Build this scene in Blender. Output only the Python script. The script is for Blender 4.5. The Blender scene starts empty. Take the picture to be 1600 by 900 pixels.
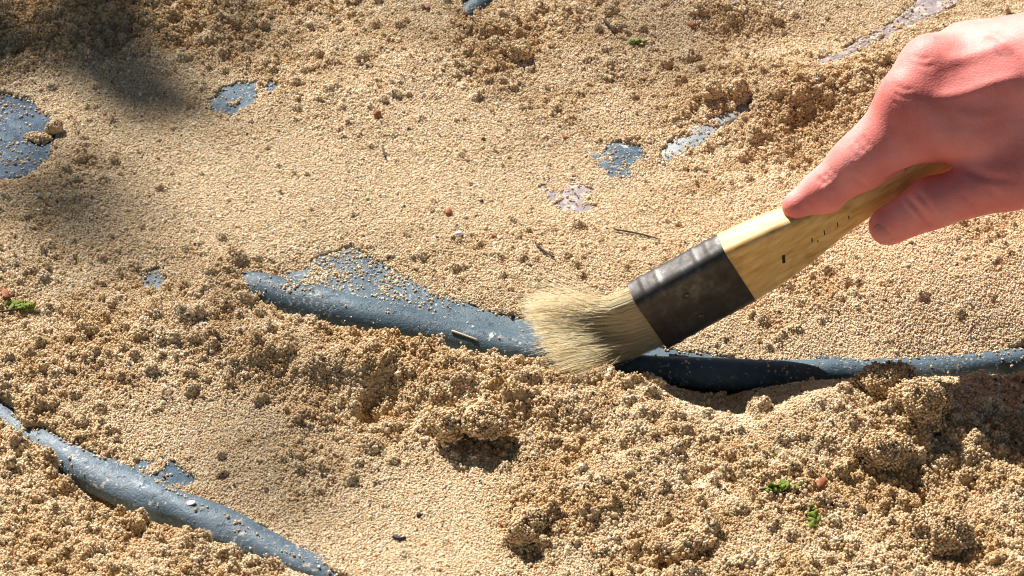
import bpy, math, random
import numpy as np
from mathutils import Vector, Matrix

random.seed(7)
rng = np.random.default_rng(7)
SC = bpy.context.scene
COL = SC.collection
MM = 0.001

# ------------------------------------------------------------------ camera
PITCH = math.radians(37.0)
DIST = 1.18
LENS = 85.0
CAM = np.array([0.0, -DIST * math.cos(PITCH), DIST * math.sin(PITCH)])
cam_d = bpy.data.cameras.new("camera")
cam_d.lens = LENS
cam_d.sensor_width = 36.0
cam_d.clip_start = 0.05
cam_d.clip_end = 500.0
cam_d.dof.use_dof = True
cam_d.dof.focus_distance = 1.13
cam_d.dof.aperture_fstop = 32.0
cam = bpy.data.objects.new("camera", cam_d)
cam.location = CAM
cam.rotation_euler = (math.pi / 2 - PITCH, 0, 0)
COL.objects.link(cam)
SC.camera = cam

# ------------------------------------------------------------------ light
SUN_EL = math.radians(43.0)
SH = np.array([0.49, -0.872]); SH /= np.linalg.norm(SH)          # the way shadows fall on the ground
TO_SUN = np.array([-SH[0] * math.cos(SUN_EL), -SH[1] * math.cos(SUN_EL), math.sin(SUN_EL)])
world = bpy.data.worlds.new("World")
SC.world = world
world.use_nodes = True
wn = world.node_tree.nodes
wl = world.node_tree.links
sky = wn.new("ShaderNodeTexSky")
sky.sky_type = 'NISHITA'
sky.sun_disc = False
sky.sun_elevation = SUN_EL
sky.sun_rotation = math.atan2(TO_SUN[0], TO_SUN[1])
wl.new(sky.outputs[0], wn["Background"].inputs[0])
wn["Background"].inputs[1].default_value = 0.05
sun_d = bpy.data.lights.new("sun", 'SUN')
sun_d.energy = 5.0
sun_d.angle = math.radians(0.5)
sun_d.color = (1.0, 0.955, 0.885)
sun = bpy.data.objects.new("sun", sun_d)
sun.rotation_euler = Vector(TO_SUN).to_track_quat('Z', 'Y').to_euler()
sun.location = (0, 0, 3)
COL.objects.link(sun)
SC.cycles.filter_width = 1.1
SC.view_settings.view_transform = 'Standard'
SC.view_settings.look = 'None'
SC.view_settings.gamma = 1.0
SC.view_settings.exposure = 1.0

# ------------------------------------------------------------------ picture -> place helpers
def ray(px, py):
    cx = (px - 800.0) / 1600.0 * 36.0 / LENS
    cy = -(py - 450.0) / 1600.0 * 36.0 / LENS
    s, c = math.sin(PITCH), math.cos(PITCH)
    return np.array([cx, cy * s + c, cy * c - s])

def atz(px, py, z=0.0):
    d = ray(px, py)
    return CAM + d * ((z - CAM[2]) / d[2])

def aty(px, py, y):
    d = ray(px, py)
    return CAM + d * ((y - CAM[1]) / d[1])

TILT = 0.185                                     # the brush runs a little away from the viewer towards the hand
_b0 = atz(862, 566, 0.004)
X0, Y0 = float(_b0[0]), float(_b0[1])
def atp(px, py, dy=0.0):
    """point on the upright plane the brush lies in, dy mm behind it"""
    d = ray(px, py)
    t = (Y0 + TILT * (CAM[0] - X0) + dy * MM - CAM[1]) / (d[1] - TILT * d[0])
    return CAM + d * t

# ------------------------------------------------------------------ object helpers
def tag(o, label=None, cat=None, group=None, kind=None):
    if label: o['label'] = label
    if cat: o['category'] = cat
    if group: o['group'] = group
    if kind: o['kind'] = kind
    return o

def mesh_obj(name, verts, faces, mat=None, parent=None, smooth=False):
    me = bpy.data.meshes.new(name)
    if isinstance(faces, np.ndarray):
        v = np.asarray(verts, np.float32)
        k = faces.shape[1]
        me.vertices.add(len(v)); me.vertices.foreach_set('co', v.ravel())
        me.loops.add(faces.size); me.loops.foreach_set('vertex_index', faces.astype(np.int32).ravel())
        me.polygons.add(len(faces))
        me.polygons.foreach_set('loop_start', np.arange(0, faces.size, k, dtype=np.int32))
        me.polygons.foreach_set('loop_total', np.full(len(faces), k, np.int32))
        me.update(calc_edges=True)
    else:
        me.from_pydata([tuple(map(float, p)) for p in verts], [], faces)
        me.update()
    if smooth:
        me.polygons.foreach_set('use_smooth', np.ones(len(me.polygons), bool))
    if mat: me.materials.append(mat)
    o = bpy.data.objects.new(name, me)
    COL.objects.link(o)
    if parent is not None: o.parent = parent
    return o

def empty(name, loc):
    o = bpy.data.objects.new(name, None)
    o.empty_display_size = 0.01
    o.location = loc
    COL.objects.link(o)
    return o

def put_under(o, parent):
    o.parent = parent
    o.matrix_parent_inverse = Matrix.Translation(-Vector(parent.location))
    return o

def catmull(pts, n):
    P = np.asarray(pts, float)
    P = np.vstack([2 * P[0] - P[1], P, 2 * P[-1] - P[-2]])
    out = []
    for i in range(1, len(P) - 2):
        for t in np.linspace(0, 1, n, endpoint=False):
            a, b, c, d = P[i - 1], P[i], P[i + 1], P[i + 2]
            out.append(0.5 * ((2 * b) + (c - a) * t + (2 * a - 5 * b + 4 * c - d) * t ** 2 + (3 * b - a - 3 * c + d) * t ** 3))
    out.append(P[-2])
    return np.array(out)

# ------------------------------------------------------------------ noise
def vnoise(x, y, scale, seed):
    r = np.random.default_rng(seed)
    L = r.random((256, 256)).astype(np.float32)
    u = x / scale + 1000.37; v = y / scale + 1000.91
    iu = np.floor(u).astype(int); iv = np.floor(v).astype(int)
    fu = u - iu; fv = v - iv
    fu = fu * fu * fu * (fu * (fu * 6 - 15) + 10); fv = fv * fv * fv * (fv * (fv * 6 - 15) + 10)
    a = L[iu % 256, iv % 256]; b = L[(iu + 1) % 256, iv % 256]
    c = L[iu % 256, (iv + 1) % 256]; d = L[(iu + 1) % 256, (iv + 1) % 256]
    return ((a * (1 - fu) + b * fu) * (1 - fv) + (c * (1 - fu) + d * fu) * fv) * 2 - 1

def fbm(x, y, scale, seed, octv=4, gain=0.5):
    s = 0; a = 1.0; t = 0
    for i in range(octv):
        s = s + a * vnoise(x, y, scale / 2 ** i, seed + i); t += a; a *= gain
    return s / t

# ------------------------------------------------------------------ materials
def mat_new(name, rough=0.8, spec=0.3):
    m = bpy.data.materials.new(name); m.use_nodes = True
    nt = m.node_tree
    b = nt.nodes["Principled BSDF"]
    b.inputs["Roughness"].default_value = rough
    b.inputs["Specular IOR Level"].default_value = spec
    return m, nt, b

def ramp(nt, stops, interp='LINEAR'):
    r = nt.nodes.new("ShaderNodeValToRGB")
    r.color_ramp.interpolation = interp
    e = r.color_ramp.elements
    while len(e) < len(stops): e.new(0.5)
    for k, (p, c) in enumerate(stops):
        e[k].position = p; e[k].color = (*c, 1)
    return r

def noise(nt, scale, detail=4, rough=0.55, src=None):
    n = nt.nodes.new("ShaderNodeTexNoise")
    n.inputs["Scale"].default_value = scale
    n.inputs["Detail"].default_value = detail
    n.inputs["Roughness"].default_value = rough
    if src is not None: nt.links.new(src, n.inputs["Vector"])
    return n

def bump(nt, b, h, strength, dist, prev=None):
    k = nt.nodes.new("ShaderNodeBump")
    k.inputs["Strength"].default_value = strength
    k.inputs["Distance"].default_value = dist
    nt.links.new(h, k.inputs["Height"])
    if prev is not None: nt.links.new(prev, k.inputs["Normal"])
    nt.links.new(k.outputs[0], b.inputs["Normal"])
    return k.outputs[0]

def coords(nt):
    return nt.nodes.new("ShaderNodeTexCoord").outputs["Object"]

GRAIN_STOPS = [(0.0, (0.56, 0.43, 0.275)), (0.16, (0.68, 0.54, 0.355)), (0.42, (0.75, 0.61, 0.425)), (0.66, (0.62, 0.44, 0.24)),
               (0.77, (0.77, 0.66, 0.49)), (0.88, (0.82, 0.76, 0.66)), (0.925, (0.50, 0.44, 0.40)), (0.945, (0.52, 0.28, 0.12)), (0.972, (0.34, 0.13, 0.06)), (0.988, (0.05, 0.045, 0.04))]

def make_grain_mat(name, attr, wet=None):
    m, nt, b = mat_new(name, 0.62, 0.35)
    a = nt.nodes.new("ShaderNodeAttribute")
    a.attribute_type = attr; a.attribute_name = "tone"
    r = ramp(nt, GRAIN_STOPS, 'CONSTANT')
    nt.links.new(a.outputs["Fac"], r.inputs[0])
    mx = nt.nodes.new("ShaderNodeMix"); mx.data_type = 'RGBA'; mx.blend_type = 'MULTIPLY'
    if wet is None:
        w = nt.nodes.new("ShaderNodeAttribute"); w.attribute_type = attr; w.attribute_name = "damp"
        nt.links.new(w.outputs["Fac"], mx.inputs["Factor"])
    else:
        mx.inputs["Factor"].default_value = wet
    nt.links.new(r.outputs[0], mx.inputs["A"]); mx.inputs["B"].default_value = (0.77, 0.675, 0.53, 1)
    nt.links.new(mx.outputs["Result"], b.inputs["Base Color"])
    return m
M_GRAIN = make_grain_mat("sand_grain_quartz", 'INSTANCER')
M_CLODGRAIN = make_grain_mat("clod_grain_quartz", 'GEOMETRY', 0.75)

def sand_mat():
    m, nt, b = mat_new("sand_bed", 0.9, 0.15)
    co = coords(nt)
    n1 = noise(nt, 900, 3, 0.6, co)
    n2 = noise(nt, 35, 4, 0.6, co)
    r = ramp(nt, [(0.28, (0.34, 0.235, 0.125)), (0.5, (0.54, 0.41, 0.25)), (0.72, (0.68, 0.55, 0.37))])  # low end kept dark: shade in the gaps between grains, put into the colour
    mx = nt.nodes.new("ShaderNodeMath"); mx.operation = 'MULTIPLY_ADD'
    nt.links.new(n1.outputs[0], mx.inputs[0]); mx.inputs[1].default_value = 0.8
    k = nt.nodes.new("ShaderNodeMath"); k.operation = 'MULTIPLY'; k.inputs[1].default_value = 0.2
    nt.links.new(n2.outputs[0], k.inputs[0]); nt.links.new(k.outputs[0], mx.inputs[2])
    nt.links.new(mx.outputs[0], r.inputs[0])
    nt.links.new(r.outputs[0], b.inputs["Base Color"])
    n3 = noise(nt, 130, 4, 0.65, co)
    p = bump(nt, b, n3.outputs[0], 0.6, 0.004)
    bump(nt, b, n1.outputs[0], 0.9, 0.0014, p)
    return m
M_SAND = sand_mat()

def bone_mat(name, dark, light, scuff, scuff_amt=0.62, spec=0.3):
    m, nt, b = mat_new(name, 0.6, spec)
    co = coords(nt)
    n1 = noise(nt, 60, 5, 0.6, co)
    r = ramp(nt, [(0.3, dark), (0.7, light)])
    nt.links.new(n1.outputs[0], r.inputs[0])
    n2 = noise(nt, 170, 6, 0.7, co)
    r2 = ramp(nt, [(scuff_amt, (0, 0, 0)), (scuff_amt + 0.04, (1, 1, 1))])
    nt.links.new(n2.outputs[0], r2.inputs[0])
    mix = nt.nodes.new("ShaderNodeMix"); mix.data_type = 'RGBA'
    nt.links.new(r2.outputs[0], mix.inputs["Factor"])
    nt.links.new(r.outputs[0], mix.inputs["A"]); mix.inputs["B"].default_value = (*scuff, 1)
    n5 = noise(nt, 620, 3, 0.6, co)
    n6 = noise(nt, 45, 3, 0.6, co)
    ad = nt.nodes.new("ShaderNodeMath"); ad.operation = 'MULTIPLY_ADD'; ad.inputs[1].default_value = 0.55
    nt.links.new(n6.outputs[0], ad.inputs[0]); nt.links.new(n5.outputs[0], ad.inputs[2])
    r5 = ramp(nt, [(0.90, (0, 0, 0)), (0.98, (0.7,) * 3)])
    nt.links.new(ad.outputs[0], r5.inputs[0])
    mix2 = nt.nodes.new("ShaderNodeMix"); mix2.data_type = 'RGBA'
    nt.links.new(r5.outputs[0], mix2.inputs["Factor"]); nt.links.new(mix.outputs["Result"], mix2.inputs["A"]); mix2.inputs["B"].default_value = (0.46, 0.42, 0.36, 1)
    nt.links.new(mix2.outputs["Result"], b.inputs["Base Color"])
    n3 = noise(nt, 1100, 2, 0.5, co)
    p = bump(nt, b, n3.outputs[0], 0.5, 0.0004)
    p = bump(nt, b, n1.outputs[0], 0.5, 0.0018, p)
    n8 = noise(nt, 240, 5, 0.7, co)
    pit = ramp(nt, [(0.30, (0,) * 3), (0.42, (1,) * 3)]); nt.links.new(n8.outputs[0], pit.inputs[0])
    bump(nt, b, pit.outputs[0], 0.55, 0.0007, p)
    rr = ramp(nt, [(0.3, (0.44,) * 3), (0.7, (0.68,) * 3)])
    nt.links.new(n2.outputs[0], rr.inputs[0]); nt.links.new(rr.outputs[0], b.inputs["Roughness"])
    return m
M_BONE = bone_mat("bone_slate_blue", (0.032, 0.062, 0.088), (0.075, 0.12, 0.158), (0.45, 0.45, 0.43), 0.63, 0.34)
M_BONE_PALE = bone_mat("bone_dusty_blue", (0.05, 0.09, 0.135), (0.10, 0.15, 0.20), (0.5, 0.46, 0.40), 0.60, 0.12)
M_BONE_NAVY = bone_mat("bone_navy", (0.03, 0.06, 0.10), (0.065, 0.105, 0.155), (0.42, 0.42, 0.40), 0.62, 0.12)
M_BONE_ASH = bone_mat("bone_ash", (0.22, 0.26, 0.30), (0.34, 0.38, 0.41), (0.55, 0.50, 0.43), 0.58)
M_BONE_PINK = bone_mat("bone_mauve", (0.22, 0.19, 0.21), (0.36, 0.30, 0.31), (0.52, 0.44, 0.37), 0.54, 0.1)

def simple_mat(name, c1, c2, scale=300, rough=.7):
    m, nt, b = mat_new(name, rough, .3)
    n = noise(nt, scale, 4, .6, coords(nt)); r = ramp(nt, [(0.35, c1), (0.65, c2)])
    nt.links.new(n.outputs[0], r.inputs[0]); nt.links.new(r.outputs[0], b.inputs["Base Color"])
    bump(nt, b, n.outputs[0], .4, .0006)
    return m

# ------------------------------------------------------------------ terrain
CTRL = [
 (0,0,14),(200,20,16),(400,20,14),(0,110,12),(200,110,11),(200,150,8),(400,200,8),(100,300,10),(300,300,8),(500,320,7),(450,400,5),
 (600,120,12),(760,90,14),(760,200,9),(620,300,7),(750,330,8),(620,390,5),(720,440,5),(820,470,6),(850,420,9),(900,330,7),(1000,250,7),
 (1000,120,12),(1150,20,17),(1150,52,9),(1300,60,10),(1500,20,10),(1130,140,14),(1250,150,17),(1250,185,8),(1350,170,14),(1350,230,10),
 (1100,300,8),(1000,400,9),(1100,450,7),(1300,450,12),(1500,420,20),(1600,400,25),(1600,500,14),(1400,530,6),(1250,540,4),(1120,530,4),(1500,540,5),
 (470,460,0),(560,490,0),(720,520,0),(880,560,0),(1100,570,0),(1300,575,0),(1450,572,0),(1560,560,2),
 (300,430,10),(350,455,13),(385,486,9),(430,516,10),(560,551,12),(680,574,14),(800,590,15),(900,604,16),(1000,624,14),(1100,654,12),(1170,680,14),(1080,628,2),(1160,648,1),(1200,628,3),
 (1230,648,16),(1300,614,21),(1380,630,17),(1440,604,13),(1520,598,10),(1600,582,7),(1680,562,7),
 (400,600,5),(500,640,3),(600,680,1),(750,710,3),(850,730,7),(480,588,5),(620,622,4),(760,652,6),(900,662,8),(950,745,13),(1100,760,12),(1300,740,13),(1450,740,10),(1600,780,11),(1600,680,9),
 (650,780,0),(700,830,0),(560,760,1),(850,880,6),(1000,880,8),(1200,880,12),(1400,880,14),(1600,890,16),
 (0,560,14),(150,560,12),(250,520,12),(0,440,14),(100,420,10),(230,445,8),(300,490,12),(300,640,6),(150,640,8),(400,720,3),(330,765,3),(500,830,1),(200,710,5),
 (60,752,10),(150,806,9),(250,842,9),(350,876,9),(450,904,8),(0,705,10),(0,850,17),(200,900,17),(560,880,2),
]
cp = np.array([atz(a, b, c * MM) for a, b, c in CTRL])
edge = []
for x in np.linspace(-0.6, 0.6, 7):
    edge += [(x, -0.45, 0.012), (x, 0.55, 0.012)]
for y in np.linspace(-0.3, 0.4, 5):
    edge += [(-0.6, y, 0.012), (0.6, y, 0.014)]
cp = np.vstack([cp, np.array(edge)])

def tps_fit(P):
    n = len(P)
    d = np.linalg.norm(P[:, None, :2] - P[None, :, :2], axis=2)
    K = np.where(d > 0, d * d * np.log(np.maximum(d, 1e-9)), 0) + np.eye(n) * 2e-5
    A = np.zeros((n + 3, n + 3)); A[:n, :n] = K
    A[:n, n] = 1; A[:n, n + 1:] = P[:, :2]; A[n, :n] = 1; A[n + 1:, :n] = P[:, :2].T
    rhs = np.zeros(n + 3); rhs[:n] = P[:, 2]
    return np.linalg.solve(A, rhs)
TPS = tps_fit(cp)

def tps_eval(x, y):
    xs = np.ravel(x).astype(np.float32); ys = np.ravel(y).astype(np.float32)
    out = (TPS[-3] + TPS[-2] * xs + TPS[-1] * ys).astype(np.float32)
    for i in range(len(cp)):
        d2 = (xs - np.float32(cp[i, 0])) ** 2 + (ys - np.float32(cp[i, 1])) ** 2
        out += np.float32(TPS[i] * 0.5) * d2 * np.log(np.maximum(d2, 1e-12))
    return out.reshape(np.shape(x))

STEP = 1.15 * MM
gx = np.arange(-0.365, 0.365, STEP)
gy = np.arange(-0.255, 0.345, STEP)
GX, GY = np.meshgrid(gx, gy)
H = tps_eval(GX, GY).astype(np.float64)

# looseness of the sand, 0 brushed flat .. 1 loose crumbs
ROUGH = [(60,40,1),(250,40,1),(420,60,.8),(150,170,.25),(330,210,.3),(480,260,.12),(330,330,.12),(80,330,.6),(60,420,.5),(200,380,.35),(420,340,.15),
 (560,180,.4),(620,60,.5),(760,90,1),(840,40,.8),(700,220,.25),(620,280,.12),(760,330,.12),(900,300,.1),(1000,180,.45),(980,60,.6),(1140,30,.9),(1300,40,.35),
 (1130,145,.8),(1260,165,1),(1150,260,.5),(1330,210,.7),(1050,330,.25),(800,400,.5),(900,400,.35),(1050,450,.3),(1240,470,.7),(1400,440,.4),(1550,380,.5),(1500,500,.2),(1300,530,.15),
 (250,440,.5),(330,470,.8),(450,540,.9),(600,600,1),(760,640,1.1),(900,640,.9),(1050,680,.8),(1200,680,.6),(1300,650,.35),(1400,680,.8),(1500,650,.7),(1560,720,.7),
 (100,550,.9),(60,600,.9),(250,580,.6),(350,600,.6),(300,670,.25),(400,760,.2),(480,730,.55),(560,800,.08),(680,830,.06),(700,760,.12),(600,870,.2),
 (60,760,1.0),(150,850,1.0),(300,880,.9),(850,800,.9),(1000,780,.9),(1100,850,1),(1250,790,.9),(1400,850,.9),(1550,850,.8),(1350,760,.7)]
rp = np.array([[*atz(a, b, 0.008)[:2], c] for a, b, c in ROUGH])
num = np.zeros_like(H); den = np.full_like(H, 1e-9)
for x, y, r in rp:
    w = 1.0 / (((GX - x) ** 2 + (GY - y) ** 2) / 0.02 ** 2 + 0.25) ** 1.8
    num += w * r; den += w
R = num / den
R = np.clip(R ** 1.15 * (0.8 + 0.6 * fbm(GX, GY, 0.035, 5, 3)) , 0, 1.2)

# outlines of everything the sand leaves bare (picture px, height of the bare surface mm)
def poly(pts, z): return np.array([atz(a, b, z * MM)[:2] for a, b in pts])
MAIN_POLY = [(398,470),(405,452),(430,440),(470,438),(482,425),(488,404),(520,390),(548,384),(590,408),(640,436),(690,460),(760,482),(830,496),(900,510),(1000,532),
             (1095,546),(1200,560),(1330,567),(1400,562),(1450,563),(1520,558),(1600,545),(1680,528),(1680,585),(1600,586),(1500,594),(1400,597),(1300,598),(1200,599),(1100,599),(1000,597),(900,592),
             (800,576),(700,556),(600,534),(540,518),(480,502),(430,488)]
BARE = {
 'main':  (poly(MAIN_POLY, 4), 4),
 'lower': (poly([(-20,618),(18,640),(40,668),(70,672),(110,698),(200,733),(300,783),(380,823),(430,853),(520,884),(566,902),(540,912),(480,894),(400,868),(330,842),(270,822),(225,806),(180,802),(150,790),(118,765),(84,742),(92,722),(56,702),(26,682),(0,676),(-20,660)], 6), 6),
 'disc':  (poly([(-20,150),(40,157),(75,180),(90,214),(76,246),(42,281),(0,284),(-20,284)], 8), 8),
 'lens':  (poly([(328,160),(350,141),(385,133),(430,132),(437,143),(418,152),(395,166),(365,180),(338,174)], 7), 7),
 'tip':   (poly([(724,34),(732,14),(755,-4),(785,-24),(810,-24),(790,4),(768,14),(745,32)], 12), 12),
 'oval':  (poly([(930,246),(942,232),(970,227),(998,236),(1003,250),(985,262),(955,266),(935,260)], 6), 6),
 'chip':  (poly([(948,272),(968,263),(986,267),(984,277),(960,280)], 6), 6),
 'strip': (poly([(1030,236),(1045,219),(1075,210),(1105,196),(1140,177),(1168,170),(1168,180),(1130,194),(1085,221),(1045,249),(1036,247)], 8), 8),
 'seam':  (poly([(1252,126),(1278,102),(1320,80),(1345,62),(1380,42),(1410,24),(1440,-6),(1500,-30),(1520,-10),(1450,30),(1400,52),(1352,82),(1330,92),(1275,126)], 10), 10),
 'pink':  (poly([(835,300),(862,284),(900,279),(930,300),(934,332),(905,338),(872,328),(856,312)], 6), 6),
 'nub':   (poly([(220,432),(245,420),(257,440),(250,462),(232,456)], 7), 7),
 'plate': (poly([(215,728),(240,716),(270,724),(302,750),(296,759),(248,748),(224,740)], 4), 4),
}
def sdist(P):
    """signed distance on the grid to polygon P (negative inside)"""
    lo = P.min(0) - 0.02; hi = P.max(0) + 0.02
    i0 = max(np.searchsorted(gy, lo[1]), 0); i1 = min(np.searchsorted(gy, hi[1]), len(gy))
    j0 = max(np.searchsorted(gx, lo[0]), 0); j1 = min(np.searchsorted(gx, hi[0]), len(gx))
    X = GX[i0:i1, j0:j1]; Y = GY[i0:i1, j0:j1]
    d = np.full(X.shape, 1e9); ins = np.zeros(X.shape, bool)
    n = len(P)
    for k in range(n):
        a = P[k]; b = P[(k + 1) % n]; ab = b - a
        t = np.clip(((X - a[0]) * ab[0] + (Y - a[1]) * ab[1]) / (ab @ ab + 1e-12), 0, 1)
        d = np.minimum(d, np.hypot(X - a[0] - t * ab[0], Y - a[1] - t * ab[1]))
        c = ((a[1] > Y) != (b[1] > Y)) & (X < (b[0] - a[0]) * (Y - a[1]) / (b[1] - a[1] + 1e-15) + a[0])
        ins ^= c
    return (slice(i0, i1), slice(j0, j1)), np.where(ins, -d, d)

EDGE_NOISE = fbm(GX, GY, 0.012, 31, 4, 0.6) * 2.6 * MM
THIN = np.zeros_like(H)
BAREW = np.zeros_like(H)                    # 1 where bone lies bare
for k, (P, z) in BARE.items():
    sl, d = sdist(P)
    if k not in ('main', 'lower'): d = d + fbm(GX[sl], GY[sl], 0.004, 909, 2) * 2.2 * MM
    d = d + EDGE_NOISE[sl] * (0.7 if k in ('main', 'lower') else 1.0) + (fbm(GX[sl], GY[sl], 0.006, 77, 3) * 2.5 * MM if k in ('seam', 'pink', 'strip') else 0)
    w = np.clip((0.6 * MM - d) / (1.6 * MM), 0, 1)
    if k in ('pink', 'seam', 'strip', 'lens', 'oval', 'disc', 'plate', 'nub'):
        nz = fbm(GX[sl], GY[sl], 0.011, 300 + len(k), 3, 0.6)
        lim = {'pink': .06, 'seam': .34, 'strip': .32, 'oval': .20, 'lens': .22, 'disc': .6, 'plate': .24, 'nub': .25}[k]
        w = w * np.clip((lim - nz) / 0.07 + .5, 0, 1)
        THIN[sl] = np.maximum(THIN[sl], np.clip(1 - d / (11 * MM), 0, 1))
    BAREW[sl] = np.maximum(BAREW[sl], w * w * (3 - 2 * w))

HB = H.copy()                               # smooth lie of the sand
H = H + fbm(GX, GY, 0.05, 11, 3) * 3.2 * MM * (0.30 + 0.70 * R)
H = H + fbm(GX, GY, 0.026, 21, 4, 0.6) * 5.5 * MM * R
_pit = fbm(GX, GY, 0.02, 131, 3, 0.6)
H = H - np.clip(_pit - 0.12, 0, 1) * 16 * MM * np.clip(R - 0.35, 0, 1)

_bank = np.zeros_like(H)
for a_, b_ in ((420, 545), (500, 575), (600, 605), (700, 640), (800, 655), (900, 660), (1000, 690), (1100, 720)):
    q_ = atz(a_, b_, 8 * MM); _bank = np.maximum(_bank, np.exp(-((GX - q_[0]) ** 2 + (GY - q_[1]) ** 2) / (18 * MM) ** 2))
H = H + _bank * (fbm(GX, GY, 0.022, 721, 4, 0.6) * 8.0 * MM - np.clip(fbm(GX, GY, 0.03, 733, 2) - .05, 0, 1) * 14 * MM)
# crumbs: rounded lumps of stuck-together grains
def crumbs(n, rlo, rhi, power, squash, keep):
    px = rng.uniform(gx[0] + .01, gx[-1] - .01, n); py = rng.uniform(gy[0] + .01, gy[-1] - .01, n)
    ii = ((py - gy[0]) / STEP).astype(int); jj = ((px - gx[0]) / STEP).astype(int)
    rr = rlo + (rhi - rlo) * rng.random(n) ** power
    ok = (rng.random(n) < keep(R[ii, jj])) & (BAREW[ii, jj] < 0.02)
    base = H.copy()
    for x, y, r, i, j in zip(px[ok], py[ok], rr[ok], ii[ok], jj[ok]):
        w = int(r * 1.3 / STEP) + 2
        i0, i1, j0, j1 = max(i - w, 0), i + w + 1, max(j - w, 0), j + w + 1
        X = GX[i0:i1, j0:j1] - x; Y = GY[i0:i1, j0:j1] - y
        el = 1 + 0.3 * math.sin(x * 9000); an = x * 5000
        u = (X * math.cos(an) + Y * math.sin(an)) * el; v = -X * math.sin(an) + Y * math.cos(an)
        q = r * r - u * u - v * v
        top = base[i, j] - r * 0.35 + np.sqrt(np.maximum(q, 0)) * squash
        sub = H[i0:i1, j0:j1]
        np.maximum(sub, np.where(q > 0, top, -1), out=sub)
crumbs(2800, 3.0 * MM, 6.5 * MM, 2.6, 1.1, lambda r: np.clip(r - 0.25, 0, 1) ** 1.4)
crumbs(26000, 1.3 * MM, 3.6 * MM, 1.8, 1.35, lambda r: np.clip(r, 0, 1) ** 2.0 * 0.85)
crumbs(9000, 1.2 * MM, 2.6 * MM, 2.2, 1.3, lambda r: 0.015 + 0.65 * np.clip(r, 0, 1) ** 1.8)
H = H + fbm(GX, GY, 0.0045, 41, 2) * 0.55 * MM * (0.25 + R)
_q = atz(520, 392, 5 * MM)
THIN = np.maximum(THIN, np.clip(1.5 - np.hypot(GX - _q[0], (GY - _q[1]) * .9) / (22 * MM), 0, 1) * (BAREW < .9))
_t = THIN * THIN * (3 - 2 * THIN) * .9
H = H * (1 - _t) + np.minimum(H, HB + (0.4 + 0.8 * fbm(GX, GY, 0.007, 515, 2)) * MM) * _t
# keep the crumbs off the bare bone and let the sand drop away under it
H = H * (1 - BAREW) + (-0.016) * BAREW

def hgt(x, y, F=None):
    F = H if F is None else F
    u = np.clip((np.asarray(x) - gx[0]) / STEP, 0, len(gx) - 1.001); v = np.clip((np.asarray(y) - gy[0]) / STEP, 0, len(gy) - 1.001)
    j = u.astype(int); i = v.astype(int); fu = u - j; fv = v - i
    return (F[i, j] * (1 - fu) + F[i, j + 1] * fu) * (1 - fv) + (F[i + 1, j] * (1 - fu) + F[i + 1, j + 1] * fu) * fv

# one sheet: the fine bed in the middle, widening cells out to the horizon
far = np.array([0.004, 0.01, 0.018, 0.028, 0.04, 0.055, 0.075, 0.1, 0.13, 0.17, 0.22, 0.3, 0.42, 0.6, 0.85, 1.2, 2.5, 5, 10, 20, 45, 100, 240])
ax = np.concatenate([gx[0] - far[::-1], gx, gx[-1] + far]); ay = np.concatenate([gy[0] - far[::-1], gy, gy[-1] + far])
AX, AY = np.meshgrid(ax, ay)
cxx = np.clip(AX, gx[0], gx[-1]); cyy = np.clip(AY, gy[0], gy[-1])
away = np.hypot(AX - cxx, AY - cyy)
AZ = hgt(cxx, cyy)
fall = np.clip(away / 0.05, 0, 1)
_sm = np.clip(tps_eval(cxx, cyy), 0.004, 0.03); _f2 = np.clip(away / 0.4, 0, 1)
_sm = _sm * (1 - _f2) + 0.012 * _f2 + fbm(AX, AY, 0.12, 67, 3) * 0.006 * np.clip(away / 0.06, 0, 1)
AZ = np.where(away > 0, AZ * (1 - fall) + _sm * fall + fbm(AX, AY, 0.9, 61, 3) * 0.03 * np.clip(away / 2 - .1, 0, 1), AZ)
ny, nx = AX.shape
idx = np.arange(ny * nx).reshape(ny, nx)
quads = np.stack([idx[:-1, :-1], idx[:-1, 1:], idx[1:, 1:], idx[1:, :-1]], -1).reshape(-1, 4)
ground = mesh_obj("sand", np.stack([AX, AY, AZ], -1).reshape(-1, 3), quads, M_SAND, smooth=True)
tag(ground, "pale loose sand covering the dig", kind='structure')

# ------------------------------------------------------------------ grains
def grain_nodes(name, mat, sub=1):
    ng = bpy.data.node_groups.new(name, 'GeometryNodeTree')
    ng.interface.new_socket("Geometry", in_out='INPUT', socket_type='NodeSocketGeometry')
    ng.interface.new_socket("Geometry", in_out='OUTPUT', socket_type='NodeSocketGeometry')
    N = ng.nodes; L = ng.links
    gi = N.new('NodeGroupInput'); go = N.new('NodeGroupOutput')
    ico = N.new('GeometryNodeMeshIcoSphere'); ico.inputs['Radius'].default_value = 1.0; ico.inputs['Subdivisions'].default_value = sub
    sm = N.new('GeometryNodeSetMaterial'); sm.inputs['Material'].default_value = mat
    iop = N.new('GeometryNodeInstanceOnPoints')
    ar = N.new('GeometryNodeInputNamedAttribute'); ar.data_type = 'FLOAT_VECTOR'; ar.inputs['Name'].default_value = 'rot'
    asc = N.new('GeometryNodeInputNamedAttribute'); asc.data_type = 'FLOAT_VECTOR'; asc.inputs['Name'].default_value = 'scl'
    L.new(ico.outputs['Mesh'], sm.inputs['Geometry']); L.new(sm.outputs[0], iop.inputs['Instance'])
    L.new(gi.outputs[0], iop.inputs['Points'])
    L.new(ar.outputs['Attribute'], iop.inputs['Rotation']); L.new(asc.outputs['Attribute'], iop.inputs['Scale'])
    L.new(iop.outputs[0], go.inputs[0])
    return ng

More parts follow.
